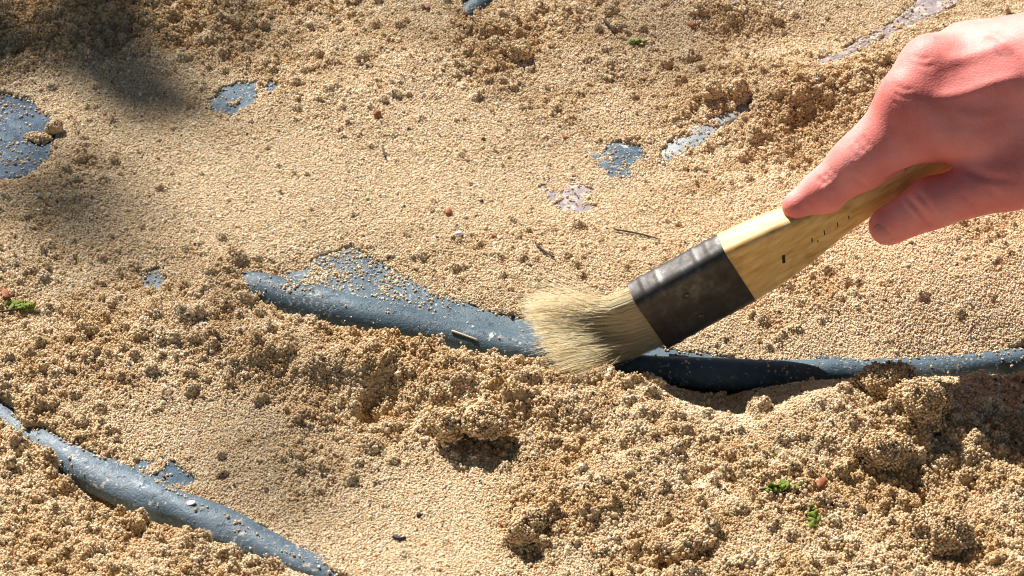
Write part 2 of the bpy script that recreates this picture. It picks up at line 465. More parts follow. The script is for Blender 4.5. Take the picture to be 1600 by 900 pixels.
def grain_cloud(name, pts, radii, tones, mat, label, sub=1, parent=None, damp=None):
    me = bpy.data.meshes.new(name)
    me.vertices.add(len(pts)); me.vertices.foreach_set('co', np.asarray(pts, np.float32).ravel())
    a = me.attributes.new('rot', 'FLOAT_VECTOR', 'POINT')
    a.data.foreach_set('vector', rng.uniform(0, 6.283, (len(pts), 3)).astype(np.float32).ravel())
    s = radii[:, None] * rng.uniform(0.7, 1.3, (len(pts), 3))
    a = me.attributes.new('scl', 'FLOAT_VECTOR', 'POINT'); a.data.foreach_set('vector', s.astype(np.float32).ravel())
    a = me.attributes.new('tone', 'FLOAT', 'POINT'); a.data.foreach_set('value', tones.astype(np.float32))
    if damp is not None:
        a = me.attributes.new('damp', 'FLOAT', 'POINT'); a.data.foreach_set('value', np.asarray(damp, np.float32))
    me.materials.append(mat)
    o = bpy.data.objects.new(name, me); COL.objects.link(o)
    md = o.modifiers.new("grains", 'NODES'); md.node_group = grain_nodes(name + "_nodes", mat, sub)
    if parent is not None: put_under(o, parent)
    return tag(o, label, kind='stuff')

# sand grains over the part of the bed that can be seen (plus a margin)
def in_view(x, y, m=0.05):
    yt, yb = 0.30 + m, -0.205 - m * 0.6
    hw = 0.2118 * (np.hypot(y - CAM[1], CAM[2])) + m
    return (y < yt) & (y > yb) & (np.abs(x) < hw)
NG = 1000000
x = rng.uniform(gx[0] + .004, gx[-1] - .004, NG); y = rng.uniform(gy[0] + .004, gy[-1] - .004, NG)
keep = in_view(x, y, 0.05) | (in_view(x, y, 0.16) & (rng.random(NG) < 0.6))
bw = hgt(x, y, BAREW)
keep &= (bw < 0.25) & (rng.random(NG) < 1.0 - 0.40 * np.clip(hgt(x, y, R), 0, 1))
x, y, bw = x[keep], y[keep], bw[keep]
rl = hgt(x, y, R)
rad = (0.32 + 0.24 * rng.random(len(x)) ** 1.8 + np.clip(rl, 0, 1) * (0.10 + 0.32 * rng.random(len(x)))) * MM
rad = rad * np.where(rng.random(len(x)) < 0.012, 1.9, 1.0)
z = hgt(x, y) + rng.uniform(-0.25, 0.55, len(x)) * rad + rng.random(len(x)) ** 3 * 1.1 * MM * np.clip(rl, 0, 1)
tone = rng.random(len(x))
tone = np.where(rad > 0.95 * MM, tone * 0.95, tone)
pts = np.stack([x, y, z], -1)
# little clusters of grains sitting up on the loose sand
nc = 60000
cx_ = rng.uniform(gx[0] + .006, gx[-1] - .006, nc); cy_ = rng.uniform(gy[0] + .006, gy[-1] - .006, nc)
kk = in_view(cx_, cy_, 0.12) & (hgt(cx_, cy_, BAREW) < 0.02) & (rng.random(nc) < np.clip(hgt(cx_, cy_, R), 0, 1.1) ** 2.0 * 0.42 + 0.006)
cx_, cy_ = cx_[kk], cy_[kk]
cr = (0.9 + 1.5 * rng.random(len(cx_)) ** 2.2) * MM
ctone = rng.random(len(cx_)) * .9
for q in range(9):
    dv = rng.normal(size=(len(cx_), 3)); dv /= np.linalg.norm(dv, axis=1)[:, None]
    dv *= (cr * rng.uniform(.5, 1.0, len(cx_)))[:, None]
    pts = np.vstack([pts, np.stack([cx_ + dv[:, 0], cy_ + dv[:, 1], hgt(cx_, cy_) + cr * .75 + dv[:, 2] * .85], -1)])
    rad = np.concatenate([rad, (0.38 + 0.36 * rng.random(len(cx_))) * MM])
    tone = np.concatenate([tone, np.where(rng.random(len(cx_)) < .6, ctone, rng.random(len(cx_)))])
_dm = hgt(pts[:, 0], pts[:, 1], R)
_dm = np.clip(_dm * 1.15 - 0.12 + 0.55 * vnoise(pts[:, 0], pts[:, 1], 0.012, 811) * np.clip(_dm * 2, 0.25, 1) + 0.2 * vnoise(pts[:, 0], pts[:, 1], 0.05, 812), 0, 1)
grain_cloud("sand_grains", pts, rad, tone, M_GRAIN, "loose grains lying over the sand", damp=_dm)

# ------------------------------------------------------------------ bones
def tube(name, pts, radii, mat, parent=None, seg=20, sub=8, flat=1.0, warp=0.0):
    C4 = catmull(np.column_stack([np.asarray(pts), np.asarray(radii)]), sub)
    C, Rr = C4[:, :3], C4[:, 3]
    T = np.gradient(C, axis=0); T /= np.linalg.norm(T, axis=1)[:, None]
    V = []; F = []
    for i in range(len(C)):
        side = np.cross(T[i], [0, 0, 1.0]); side /= np.linalg.norm(side)
        up = np.cross(side, T[i])
        for k in range(seg):
            a = 2 * math.pi * k / seg
            rr = Rr[i] * (1 + warp * math.sin(3 * a + i * 0.35) + warp * 1.3 * math.sin(i * 0.23 + 1.7 * math.sin(a)))
            V.append(C[i] + side * rr * math.cos(a) + up * rr * flat * math.sin(a))
    for i in range(len(C) - 1):
        for k in range(seg):
            k2 = (k + 1) % seg
            F.append((i * seg + k, i * seg + k2, (i + 1) * seg + k2, (i + 1) * seg + k))
    F.append(tuple(range(seg - 1, -1, -1))); n = (len(C) - 1) * seg
    F.append(tuple(range(n, n + seg)))
    o = mesh_obj(name, V, F, mat, None, True)
    if parent is not None: put_under(o, parent)
    return o

def strip_slab(name, up_pts, lo_pts, mat, parent, thick=0.012, sag=0.002, n=14):
    """a slab between two long edges, a little hollow across, with rounded rims"""
    U = catmull(up_pts, 10); Lw = catmull(lo_pts, 10)
    m = len(U); V = []; F = []
    for i in range(m):
        for k in range(n + 1):
            t = k / n
            p = U[i] * (1 - t) + Lw[i] * t
            rim = 0.0025 * (max(0, 1 - t / 0.12) ** 2)
            p = p + np.array([0, 0, -sag * 4 * t * (1 - t) - rim])
            V.append(p)
    top = len(V)
    for i in range(m):
        V.append(U[i] - [0, 0, thick]); V.append(Lw[i] - [0, 0, thick])
    w = n + 1
    for i in range(m - 1):
        for k in range(n):
            F.append((i * w + k, i * w + k + 1, (i + 1) * w + k + 1, (i + 1) * w + k))
        F.append((i * w, (i + 1) * w, top + 2 * (i + 1), top + 2 * i))
        F.append((i * w + n, top + 2 * i + 1, top + 2 * i + 3, (i + 1) * w + n))
        F.append((top + 2 * i, top + 2 * i + 2, top + 2 * i + 3, top + 2 * i + 1))
    F.append(tuple([k for k in range(w)][::-1] + [top, top + 1]))
    e = (m - 1) * w
    F.append(tuple([e + k for k in range(w)] + [top + 2 * m - 1, top + 2 * m - 2]))
    o = mesh_obj(name, V, F, mat, None, True)
    return put_under(o, parent)

def bone_root(label, at, cat='bone', group='bones showing through the sand'):
    return tag(empty("buried_bone", at), label, cat, group)

# the long curved bone that is being brushed clean
RIDGE = [(290,436,-2,6),(350,452,1,8),(390,464,2,10),(430,476,2,11.5),(500,493,2,12),(570,511,2,11.5),(640,526,1,11),(720,543,0,10),(800,560,0,9),(900,578,-1,8.5),(1000,588,-2,8),
         (1100,594,-2,8),(1200,596,-2,8),(1300,596,-2,8),(1400,594,-2,8),(1500,588,-2,8),(1600,576,-2,8),(1700,558,-2,7)]
main = bone_root("long curved slate blue bone with a rounded front ridge, lying under the brush bristles", atz(800, 560, 0))
rp3 = [atz(a, b - 8, c * MM) for a, b, c, r in RIDGE]
tube("ridge", rp3, [r * MM for *_, r in RIDGE], M_BONE, main, seg=24, sub=10, warp=0.018)
up = [(330,430),(420,392),(480,374),(560,376),(650,430),(720,458),(800,480),(900,500),(1000,516),(1100,530),(1200,544),(1330,556),(1450,556),(1560,545),(1700,510)]
lo_i = np.linspace(0, 1, len(up))
ridge_line = catmull(rp3, 10)
lo = []
for a, b in up:
    u3 = atz(a, b, 2 * MM)
    k = np.argmin(np.abs(ridge_line[:, 0] - (u3[0] - 0.004 if a > 500 else u3[0])))
    lo.append(ridge_line[k] + np.array([0, 0.003, 0.0045]))
strip_slab("blade", [atz(a, b, (3.0 if a < 1000 else 2.5) * MM) for a, b in up], lo, M_BONE, main, sag=0.0015)

# the lower left rib
LOW = [(-60,614,0,7),(-10,644,1,8.5),(60,692,1,8.6),(130,733,1,9.6),(220,774,1,9.8),(300,807,1,9.6),(380,842,1,9),(470,884,0,8),(560,918,-4,6.5),(640,950,-8,5)]
lowb = bone_root("thick blue grey rib crossing the bottom left corner of the sand", atz(300, 800, 0))
tube("shaft", [atz(a, b - 2, c * MM) for a, b, c, r in LOW], [r * MM for *_, r in LOW], M_STEEL := bone_mat("bone_steel_blue", (0.07, 0.11, 0.15), (0.12, 0.17, 0.22), (0.48, 0.43, 0.36), 0.60, 0.35), lowb, seg=24, sub=10, warp=0.04, flat=0.74)
# bone tip at the top edge
tp = bone_root("short dark blue bone end poking out at the top edge", atz(755, 10, 0.012))
tube("shaft", [atz(716, 44, .010), atz(733, 26, .013), atz(755, 8, .0135), atz(785, -14, .0135), atz(830, -50, .010)], [.0045, .0065, .0075, .008, .008], M_BONE, tp, seg=20, sub=6)

def patch(key, label, mat, grow=1.25, drop=1.1, dome=0.9, cat='bone', pname="surface"):
    P, z = BARE[key]
    c = P.mean(0)
    zs = float(tps_eval(np.array([c[0]]), np.array([c[1]]))[0]) - drop * MM
    root = bone_root(label, (c[0], c[1], zs), cat)
    # resample outline
    d = np.linalg.norm(np.roll(P, -1, 0) - P, axis=1)
    pts = []
    for k in range(len(P)):
        m = max(1, int(d[k] / 0.003))
        for t in range(m): pts.append(P[k] + (P[(k + 1) % len(P)] - P[k]) * t / m)
    O = np.array(pts)
    for _ in range(3): O = (np.roll(O, 1, 0) + O * 2 + np.roll(O, -1, 0)) / 4
    g = c + (O - c) * 1.0
    nrm = (O - c) / np.linalg.norm(O - c, axis=1)[:, None]
    g = O + nrm * 0.006 * (grow > 1)
    rings = [0.0, 0.3, 0.55, 0.75, 0.88, 0.96, 1.0]
    V = [np.array([c[0], c[1], 0])]; F = []; n = len(g)
    tz = tps_eval(g[:, 0], g[:, 1]); tc = float(tps_eval(np.array([c[0]]), np.array([c[1]]))[0])
    V[0][2] = tc - drop * MM + dome * MM
    for s in rings[1:]:
        for k in range(n):
            p = c + (g[k] - c) * s
            zz = float(tps_eval(p[0:1], p[1:2])[0]) - drop * MM + dome * MM * (1 - s ** 2) - (0.006 * max(0, (s - 0.88) / 0.12) ** 2)
            zz += 0.0005 * math.sin(p[0] * 320 + 1.3) * math.cos(p[1] * 290)
            V.append(np.array([p[0], p[1], zz]))
    for k in range(n): V.append(np.array([g[k][0], g[k][1], tz[k] - 0.016]))
    for k in range(n): F.append((0, 1 + k, 1 + (k + 1) % n))
    for r in range(len(rings) - 1):
        a = 1 + r * n; b = a + n
        for k in range(n): F.append((a + k, b + k, b + (k + 1) % n, a + (k + 1) % n))
    F.append(tuple(1 + (len(rings) - 1) * n + k for k in range(n))[::-1])
    # outline orientation may be either way round
    o = mesh_obj(pname, V, F, mat, None, True)
    o.data.validate(); put_under(o, root)
    return root
patch('disc', "large round dark blue bone end at the left edge, dusted with sand lumps", M_BONE_NAVY)
patch('lens', "flat lens shaped blue bone showing in smooth sand near the upper left", M_BONE_PALE)
patch('oval', "small oval grey blue bone spot speckled with sand left of the long sliver", M_BONE_PALE)
patch('chip', "tiny blue grey bone chip just below the speckled oval spot", M_BONE_PALE)
patch('strip', "narrow pale blue bone sliver slanting up to the right behind the brush", M_BONE_ASH)
patch('seam', "long mauve grey bone seam slanting up behind the hand near the top", M_BONE_PINK)
patch('pink', "flat pinkish mauve bone patch half covered by sand above the brush bristles", M_BONE_PINK)
patch('nub', "little blue bone nub in loose sand left of the long curved bone", M_BONE)
patch('plate', "small flat grey blue bone plate just behind the thick lower rib", M_BONE_PALE)

# grains left on the bone
dg = bpy.context.evaluated_depsgraph_get()
from mathutils.bvhtree import BVHTree
bones = [o for o in COL.objects if o.name.split('.')[0] == 'buried_bone']
bv = []; bf = []; off = 0
bpy.context.view_layer.update()
for rt in bones:
    for ch in rt.children:
        mw = ch.matrix_world
        bv += [mw @ v.co for v in ch.data.vertices]
        bf += [tuple(i + off for i in p.vertices) for p in ch.data.polygons]
        off = len(bv)
BT = BVHTree.FromPolygons(bv, bf)
def on_bone(n, cond, rlo, rhi, pw=2.0):
    out = []; rad = []
    ci, cj = np.nonzero(BAREW > 0.3)
    for q in rng.integers(0, len(ci), n):
        x = gx[cj[q]] + random.uniform(-.5, .5) * STEP; y = gy[ci[q]] + random.uniform(-.5, .5) * STEP
        if not in_view(np.array(x), np.array(y), 0.02): continue
        if random.random() > cond(x, y): continue
        h = BT.ray_cast(Vector((x, y, 0.1)), Vector((0, 0, -1)))
        if h[0] is None or abs(h[1].z) < 0.45: continue
        r = (rlo + (rhi - rlo) * random.random() ** pw) * MM
        out.append((x, y, h[0].z + r * 0.4)); rad.append(r)
    return np.array(out), np.array(rad)
_p = [atz(a, b, 4 * MM) for a, b in [(500, 405), (530, 396), (562, 406), (500, 425), (600, 428)]]
def bone_dust(x, y):
    nz = float(vnoise(np.array(x), np.array(y), 0.006, 91)) * .5 + float(vnoise(np.array(x), np.array(y), 0.016, 92)) * .5
    onmain = (-0.2 < x < .3 and y < -0.02) or y < -.08
    b = (0.006 if onmain else 0.05) + (0.14 if onmain else 0.5) * max(0, nz - 0.05)
    dd = min(math.hypot(x - q[0], y - q[1]) for q in _p)
    b += 0.75 * math.exp(-(dd / 0.016) ** 2) * (0.5 + nz)
    edge = float(hgt(x, y, BAREW))
    if edge < 0.97: b += 0.35
    return b
pp, rr = on_bone(30000, bone_dust, 0.24, 0.85)
grain_cloud("bone_dust_grains", pp, rr, rng.random(len(pp)), M_GRAIN, "stray grains left on the bare bones")

# ------------------------------------------------------------------ sand clods
def clod(px, py, zc, rmm, label, group="clods of caked sand", squash=(1, 1, .85), n=420, gr=0.72):
    n = int(n * 1.7)
    c = atz(px, py, zc * MM)
    gz = float(hgt(c[0], c[1]))
    r0 = rmm * MM
    ico = []
    g = (1 + 5 ** .5) / 2
    base_v = np.array([(-1, g, 0), (1, g, 0), (-1, -g, 0), (1, -g, 0), (0, -1, g), (0, 1, g), (0, -1, -g), (0, 1, -g), (g, 0, -1), (g, 0, 1), (-g, 0, -1), (-g, 0, 1)], float)
    base_v /= np.linalg.norm(base_v[0])
    bfc = np.array([(0, 11, 5), (0, 5, 1), (0, 1, 7), (0, 7, 10), (0, 10, 11), (1, 5, 9), (5, 11, 4), (11, 10, 2), (10, 7, 6), (7, 1, 8), (3, 9, 4), (3, 4, 2), (3, 2, 6), (3, 6, 8), (3, 8, 9), (4, 9, 5), (2, 4, 11), (6, 2, 10), (8, 6, 7), (9, 8, 1)])
    V = []; F = []; T = []
    ph = rng.uniform(0, 6, 6)
    def lumpy(d):
        k = 1 + 0.24 * math.sin(2.6 * d[0] + ph[0]) * math.sin(2.9 * d[1] + ph[1]) + 0.17 * math.sin(5 * d[2] + ph[2] + 4 * d[0]) * math.cos(4.4 * d[1] + ph[3])
        k += 0.10 * math.sin(9 * d[0] + ph[4]) * math.sin(9.5 * d[1] - 7 * d[2] + ph[5])
        return k if d[2] > -.2 else k * 1.08
    for i in range(n):
        zz = 1 - 2 * (i + .5) / n; th = i * 2.399963
        d = np.array([math.sqrt(1 - zz * zz) * math.cos(th), math.sqrt(1 - zz * zz) * math.sin(th), zz])
        lump = lumpy(d) + rng.uniform(-.10, .08)
        p = d * r0 * lump * np.array(squash)
        a = rng.uniform(0, 6.28, 3)
        q = Matrix.Rotation(a[0], 3, 'X') @ Matrix.Rotation(a[1], 3, 'Y')
        s = gr * MM * rng.uniform(0.6, 1.25) * rng.uniform(.75, 1.25, 3)
        V.append((base_v * s) @ np.array(q) + p); F.append(bfc + 12 * i); T.append(rng.random())
    # solid heart so that no light leaks through
    V = np.vstack(V); F = np.vstack(F)
    T = np.repeat(np.array(T), 12)
    m = 12 * n
    heart = []
    for i in range(200):
        zz = 1 - 2 * (i + .5) / 200; th = i * 2.399963
    u = np.linspace(0, math.pi, 9); w = np.linspace(0, 2 * math.pi, 13)[:-1]
    hv = []
    for a in u:
        for b in w:
            d = np.array([math.sin(a) * math.cos(b), math.sin(a) * math.sin(b), math.cos(a)])
            lump = lumpy(d)
            hv.append(d * r0 * lump * np.array(squash) * 0.95)
    hf = []
    for i in range(8):
        for k in range(12):
            a, b, c2, d2 = i * 12 + k, i * 12 + (k + 1) % 12, (i + 1) * 12 + (k + 1) % 12, (i + 1) * 12 + k
            hf.append((a, d2, c2)); hf.append((a, c2, b))
    V = np.vstack([V, np.array(hv)]); F = np.vstack([F, np.array(hf) + m]); T = np.concatenate([T, np.full(len(hv), 0.1)])
    o = mesh_obj("sand_clod", V, F, M_CLODGRAIN)
    at = o.data.attributes.new('tone', 'FLOAT', 'POINT'); at.data.foreach_set('value', T.astype(np.float32))
    o.location = (c[0], c[1], max(c[2] - 0.1 * r0, gz + r0 * 0.10))
    return tag(o, label, 'sand clod', group)
clod(1440, 628, 24, 12, "biggest rounded sand clod sitting in the hand's shadow", squash=(1, .95, 1), n=900)
clod(1385, 592, 22, 9, "broad sand clod in shadow against the bone, left of the biggest one", squash=(1.35, .9, .9), n=700)
clod(822, 824, 9, 8.5, "round ball of sand at the foot of the front slope", n=520)
clod(752, 655, 15, 9, "domed sand clod overhanging a dark hollow in the middle of the bank", squash=(1.2, .9, .7), n=560)
clod(700, 658, 12, 7.5, "smaller sand clod left of the dark hollow in the bank", n=420)
clod(1113, 140, 18, 5, "left one of two small sand clods beside the scarp behind the brush", n=240)
clod(1152, 136, 18, 5, "right one of two small sand clods beside the scarp behind the brush", n=240)
clod(780, 72, 18, 6, "left half of the twin sand clods below the bone end at the top", n=300)
clod(812, 80, 18, 6.5, "right half of the twin sand clods below the bone end at the top", n=320)
clod(85, 198, 12, 3.6, "small sand clod on the right rim of the round bone end", n=150)
clod(60, 215, 10, 3.2, "sand clod lying on the middle of the round bone end", squash=(1.8, 1, .8), n=150)
#clod(1240, 715, 31, 7, "sand clod on the left shoulder of the sunlit mound", n=380)
clod(1380, 700, 20, 9, "wide caked sand clod on the right face of the sunlit mound", squash=(1.3, .9, .9), n=600)
clod(1470, 830, 18, 10, "large crumbling sand clod low in the bottom right corner", squash=(1.2, 1, .9), n=800)
clod(1065, 850, 11, 8, "crumbling sand clod above a dark gap on the bottom slope", squash=(1.2, 1, .9), n=560)
#clod(570, 600, 14, 8, "sand clod high on the bank just below the ridge of bone", squash=(1.3, .9, .9), n=480)

# ------------------------------------------------------------------ brush
AX_ = atp(1140, 426) - atp(1010, 497)
A = AX_ / np.linalg.norm(AX_)                  # along the brush, towards the hand
W = A * A[2] - np.array([0, 0, 1.0]); W /= np.linalg.norm(W)   # across the flat face, downwards
D = np.array([TILT, -1.0, 0.0]); D /= np.linalg.norm(D)        # out of the flat face, towards the viewer
ROLL = math.radians(5)                        # turned on its length: the flat face looks a little downwards
W, D = W * math.cos(ROLL) - D * math.sin(ROLL), D * math.cos(ROLL) + W * math.sin(ROLL)
FER0 = atp(1012, 494)                          # bristle end of the ferrule
FL = 47 * MM
HW, HT = 19.8 * MM, 8.6 * MM                   # half width, half thickness
brush = tag(empty("paintbrush", FER0), "flat wooden paintbrush with pale bristles and a dull metal ferrule, sweeping sand off the bone", "paintbrush")
def B(l, w, t): return FER0 + A * l + W * w + D * t
def rrect(hw, ht, r, n=6):
    pts = []
    for cx_, cy_, a0 in ((hw - r, ht - r, 0), (-hw + r, ht - r, 90), (-hw + r, -ht + r, 180), (hw - r, -ht + r, 270)):
        for k in range(n + 1):
            a = math.radians(a0 + 90 * k / n)
            pts.append((cx_ + r * math.cos(a), cy_ + r * math.sin(a)))
    return pts
def loft(name, secs, mat, parent, cap=True):
    V = []; F = []
    n = len(secs[0][1])
    for l, s in secs:
        for w, t in s: V.append(B(l, w, t))
    for i in range(len(secs) - 1):
        for k in range(n):
            k2 = (k + 1) % n
            F.append((i * n + k, i * n + k2, (i + 1) * n + k2, (i + 1) * n + k))
    if cap:
        F.append(tuple(range(n))[::-1]); F.append(tuple((len(secs) - 1) * n + k for k in range(n)))
    o = mesh_obj(name, V, F, mat, None, True)
    me = o.data
    import bmesh
    bm = bmesh.new(); bm.from_mesh(me); bmesh.ops.recalc_face_normals(bm, faces=bm.faces); bm.to_mesh(me); bm.free()
    if hasattr(me, 'set_sharp_from_angle'): me.set_sharp_from_angle(angle=math.radians(40))
    return put_under(o, parent)

def wood_mat():
    m, nt, b = mat_new("varnished_wood", 0.5, 0.35)
    co = coords(nt)
    mp = nt.nodes.new("ShaderNodeMapping")
    ang = math.atan2(A[2], math.hypot(A[0], A[1]))
    mp.inputs["Rotation"].default_value = (0, ang, 0)
    nt.links.new(co, mp.inputs["Vector"])
    mp2 = nt.nodes.new("ShaderNodeMapping"); mp2.inputs["Scale"].default_value = (0.06, 1, 1)
    nt.links.new(mp.outputs[0], mp2.inputs["Vector"])
    n = noise(nt, 420, 5, 0.6, mp2.outputs[0])
    r = ramp(nt, [(0.3, (0.52, 0.29, 0.085)), (0.5, (0.70, 0.44, 0.155)), (0.72, (0.78, 0.56, 0.26))])
    nt.links.new(n.outputs[0], r.inputs[0])
    n2 = noise(nt, 55, 4, 0.6, co)
    r2 = ramp(nt, [(0.52, (1, 1, 1)), (0.70, (0.50, 0.42, 0.34))])
    nt.links.new(n2.outputs[0], r2.inputs[0])
    mx = nt.nodes.new("ShaderNodeMix"); mx.data_type = 'RGBA'; mx.blend_type = 'MULTIPLY'; mx.inputs["Factor"].default_value = 0.8
    nt.links.new(r.outputs[0], mx.inputs["A"]); nt.links.new(r2.outputs[0], mx.inputs["B"])
    nt.links.new(mx.outputs["Result"], b.inputs["Base Color"])
    bump(nt, b, n.outputs[0], 0.15, 0.0005)
    return m
M_WOOD = wood_mat()
def ferrule_mat():
    m, nt, b = mat_new("dull_tin", 0.45, 0.5)
    b.inputs["Metallic"].default_value = 0.85
    co = coords(nt)
    n = noise(nt, 90, 6, 0.65, co)
    r = ramp(nt, [(0.25, (0.035, 0.03, 0.028)), (0.55, (0.075, 0.07, 0.068)), (0.85, (0.20, 0.20, 0.21))])
    nt.links.new(n.outputs[0], r.inputs[0]); nt.links.new(r.outputs[0], b.inputs["Base Color"])
    r2 = ramp(nt, [(0.3, (0.68,) * 3), (0.7, (0.45,) * 3)])
    nt.links.new(n.outputs[0], r2.inputs[0]); nt.links.new(r2.outputs[0], b.inputs["Roughness"])
    bump(nt, b, n.outputs[0], 0.25, 0.001)
    return m
M_TIN = ferrule_mat()
M_INK, _nt, _b = mat_new("black_print", 0.6, 0.3); _b.inputs["Base Color"].default_value = (0.012, 0.01, 0.01, 1)

# ferrule with pressed-in beads
secs = []
for l in np.linspace(0, FL, 60):
    f = l / FL
    g = 0
    for c0, w_ in ((0.14, .8), (0.30, .5), (0.72, .6), (0.86, .45)): g += w_ * .6 * math.exp(-((f - c0) / 0.022) ** 2)
    k = 1 + 0.0
    secs.append((l, rrect(HW + 0.7 * MM * g - 0.1 * MM, HT + 0.7 * MM * g, 5.6 * MM)))
secs.insert(0, (0.0006, rrect(HW - .8 * MM, HT - .8 * MM, 5 * MM)))
ferrule = loft("ferrule", secs, M_TIN, brush)
def stud(l, w):
    V = []; F = []; n = 12
    for i, (rr_, h) in enumerate(((1.7, -0.4), (1.7, .25), (1.3, .6), (0.6, .8))):
        for k in range(n):
            a = 2 * math.pi * k / n
            V.append(B(l + rr_ * MM * math.cos(a), w + rr_ * MM * math.sin(a), HT + h * MM))
    for i in range(3):
        for k in range(n): F.append((i * n + k, i * n + (k + 1) % n, (i + 1) * n + (k + 1) % n, (i + 1) * n + k))
    F.append(tuple(3 * n + k for k in range(n)))
    o = mesh_obj("nail", V, F, M_TIN, None, True)
    put_under(o, brush)
    o.parent = ferrule; o.matrix_parent_inverse = Matrix.Identity(4)
    return o
stud(FL * .46, -8 * MM); stud(FL * .46, 8 * MM)

# handle: wide beavertail waist, then a slim grip
HPROF = [(-2, 18.8, 8.0), (0, 18.8, 8.2), (6, 18.4, 8.2), (16, 17.6, 8.0), (28, 15.8, 7.6), (40, 13.2, 7.0), (52, 10.6, 6.4), (64, 9.1, 5.9), (80, 8.6, 5.5), (100, 8.2, 5.2), (118, 8.4, 5.1), (140, 8.6, 5.0), (148, 7.2, 4.4), (152, 4.2, 2.8)]
hp = catmull(np.array(HPROF), 5)
handle = loft("handle", [(FL + l * MM, rrect(w * MM, t * MM, min(3.6, t * .62) * MM)) for l, w, t in hp], M_WOOD, brush)
def print_mark(l, w, ll, ww, rot=0.0):
    t = np.interp(l, hp[:, 0], hp[:, 2]) * MM
    V = []
    for h in (-.2, .06):
        for a, b in ((-1, -1), (1, -1), (1, 1), (-1, 1)):
            x_, y_ = a * ll / 2, b * ww / 2
            V.append(B(FL + (l + x_ * math.cos(rot) - y_ * math.sin(rot)) * MM, (w + x_ * math.sin(rot) + y_ * math.cos(rot)) * MM, t + h * MM))
    F = [(4, 5, 6, 7), (0, 3, 2, 1), (0, 1, 5, 4), (1, 2, 6, 5), (2, 3, 7, 6), (3, 0, 4, 7)]
    o = mesh_obj("printed_mark", V, F, M_INK)
    put_under(o, brush); o.parent = handle; o.matrix_parent_inverse = Matrix.Identity(4)
for args in ((21, 2, 1.5, 5.0, .35), (36.5, .6, .6, 2.6, .3), (38.5, 3.2, .5, 1.6, .3), (43, .6, .55, 3.0, .3), (50, .5, .5, 2.6, .3), (56, .2, .5, 2.2, .3)): print_mark(*args)

# bristles
def bristle_mat():
    m, nt, b = mat_new("hog_bristle", 0.45, 0.4)
    a = nt.nodes.new("ShaderNodeAttribute"); a.attribute_name = "tone"
    r = ramp(nt, [(0, (0.94, 0.82, 0.58)), (0.35, (0.97, 0.90, 0.72)), (0.8, (0.98, 0.94, 0.82)), (1, (0.98, 0.96, 0.90))])
    nt.links.new(a.outputs["Fac"], r.inputs[0]); nt.links.new(r.outputs[0], b.inputs["Base Color"])
    tr = nt.nodes.new("ShaderNodeBsdfTranslucent"); nt.links.new(r.outputs[0], tr.inputs[0])
    mx = nt.nodes.new("ShaderNodeMixShader"); mx.inputs[0].default_value = 0.75
    nt.links.new(b.outputs[0], mx.inputs[1]); nt.links.new(tr.outputs[0], mx.inputs[2])
    nt.links.new(mx.outputs[0], nt.nodes["Material Output"].inputs[0])
    return m
M_BRIS = bristle_mat()
V = []; F = []; T = []
TF, TN = atz(831, 492, .013), atz(886, 588, .0115)      # far and near ends of the line of tips on the bone
LAY = np.array([-0.90, -0.06, -0.40]); LAY /= np.linalg.norm(LAY)
for i in range(7000):
    u = random.uniform(-1, 1); v = random.uniform(-1, 1)
    if abs(u) ** 4 + abs(v) ** 4 > 1.0: continue
    p0 = B(2 * MM, u * (HW - 1.6 * MM), v * (HT - 1.6 * MM))
    f = (u + 1) / 2 + random.gauss(0, .07)
    tip = TF * (1 - f) + TN * f + np.array([random.gauss(0, 2.6) - v * 2.5, random.gauss(0, 1.5), abs(random.gauss(0, 1.2)) + (v + 1) * 1.6 + 3.0 * (1 - u * u)]) * MM
    lay = LAY + np.array([0, random.gauss(0, .06), random.gauss(0, .06)])
    if random.random() < .17:
        tip = tip + np.array([random.gauss(0, 5), abs(random.gauss(0, 5)) if u < 0 else random.gauss(0, 4), abs(random.gauss(0, 7.5)) * (1 if u < -.2 else .3)]) * MM
    Lb = np.linalg.norm(tip - p0)
    p1 = p0 - A * Lb * .42; p2 = tip - lay * Lb * .24
    n = 5; r0 = random.uniform(.085, .14) * MM
    ring = []; tone = random.random(); pv = p0 + A * .001
    for q in range(n + 1):
        t = q / n
        p = p0 * (1 - t) ** 3 + 3 * p1 * t * (1 - t) ** 2 + 3 * p2 * t * t * (1 - t) + tip * t ** 3
        d = p - pv; d /= np.linalg.norm(d); pv = p
        sd = np.cross(d, D); sd /= np.linalg.norm(sd); up_ = np.cross(sd, d)
        rr_ = r0 * (1 - 0.6 * t)
        for k in range(3):
            a = 2.0944 * k
            V.append(p + (sd * math.cos(a) + up_ * math.sin(a)) * rr_); T.append(tone)
        ring.append(len(V) - 3)
    for q in range(n):
        a, b = ring[q], ring[q + 1]
        for k in range(3): F.append((a + k, a + (k + 1) % 3, b + (k + 1) % 3, b + k))
br = mesh_obj("bristles", np.array(V), np.array(F), M_BRIS, None, True)
at = br.data.attributes.new('tone', 'FLOAT', 'POINT'); at.data.foreach_set('value', np.array(T, np.float32))
put_under(br, brush); br['kind'] = 'stuff'

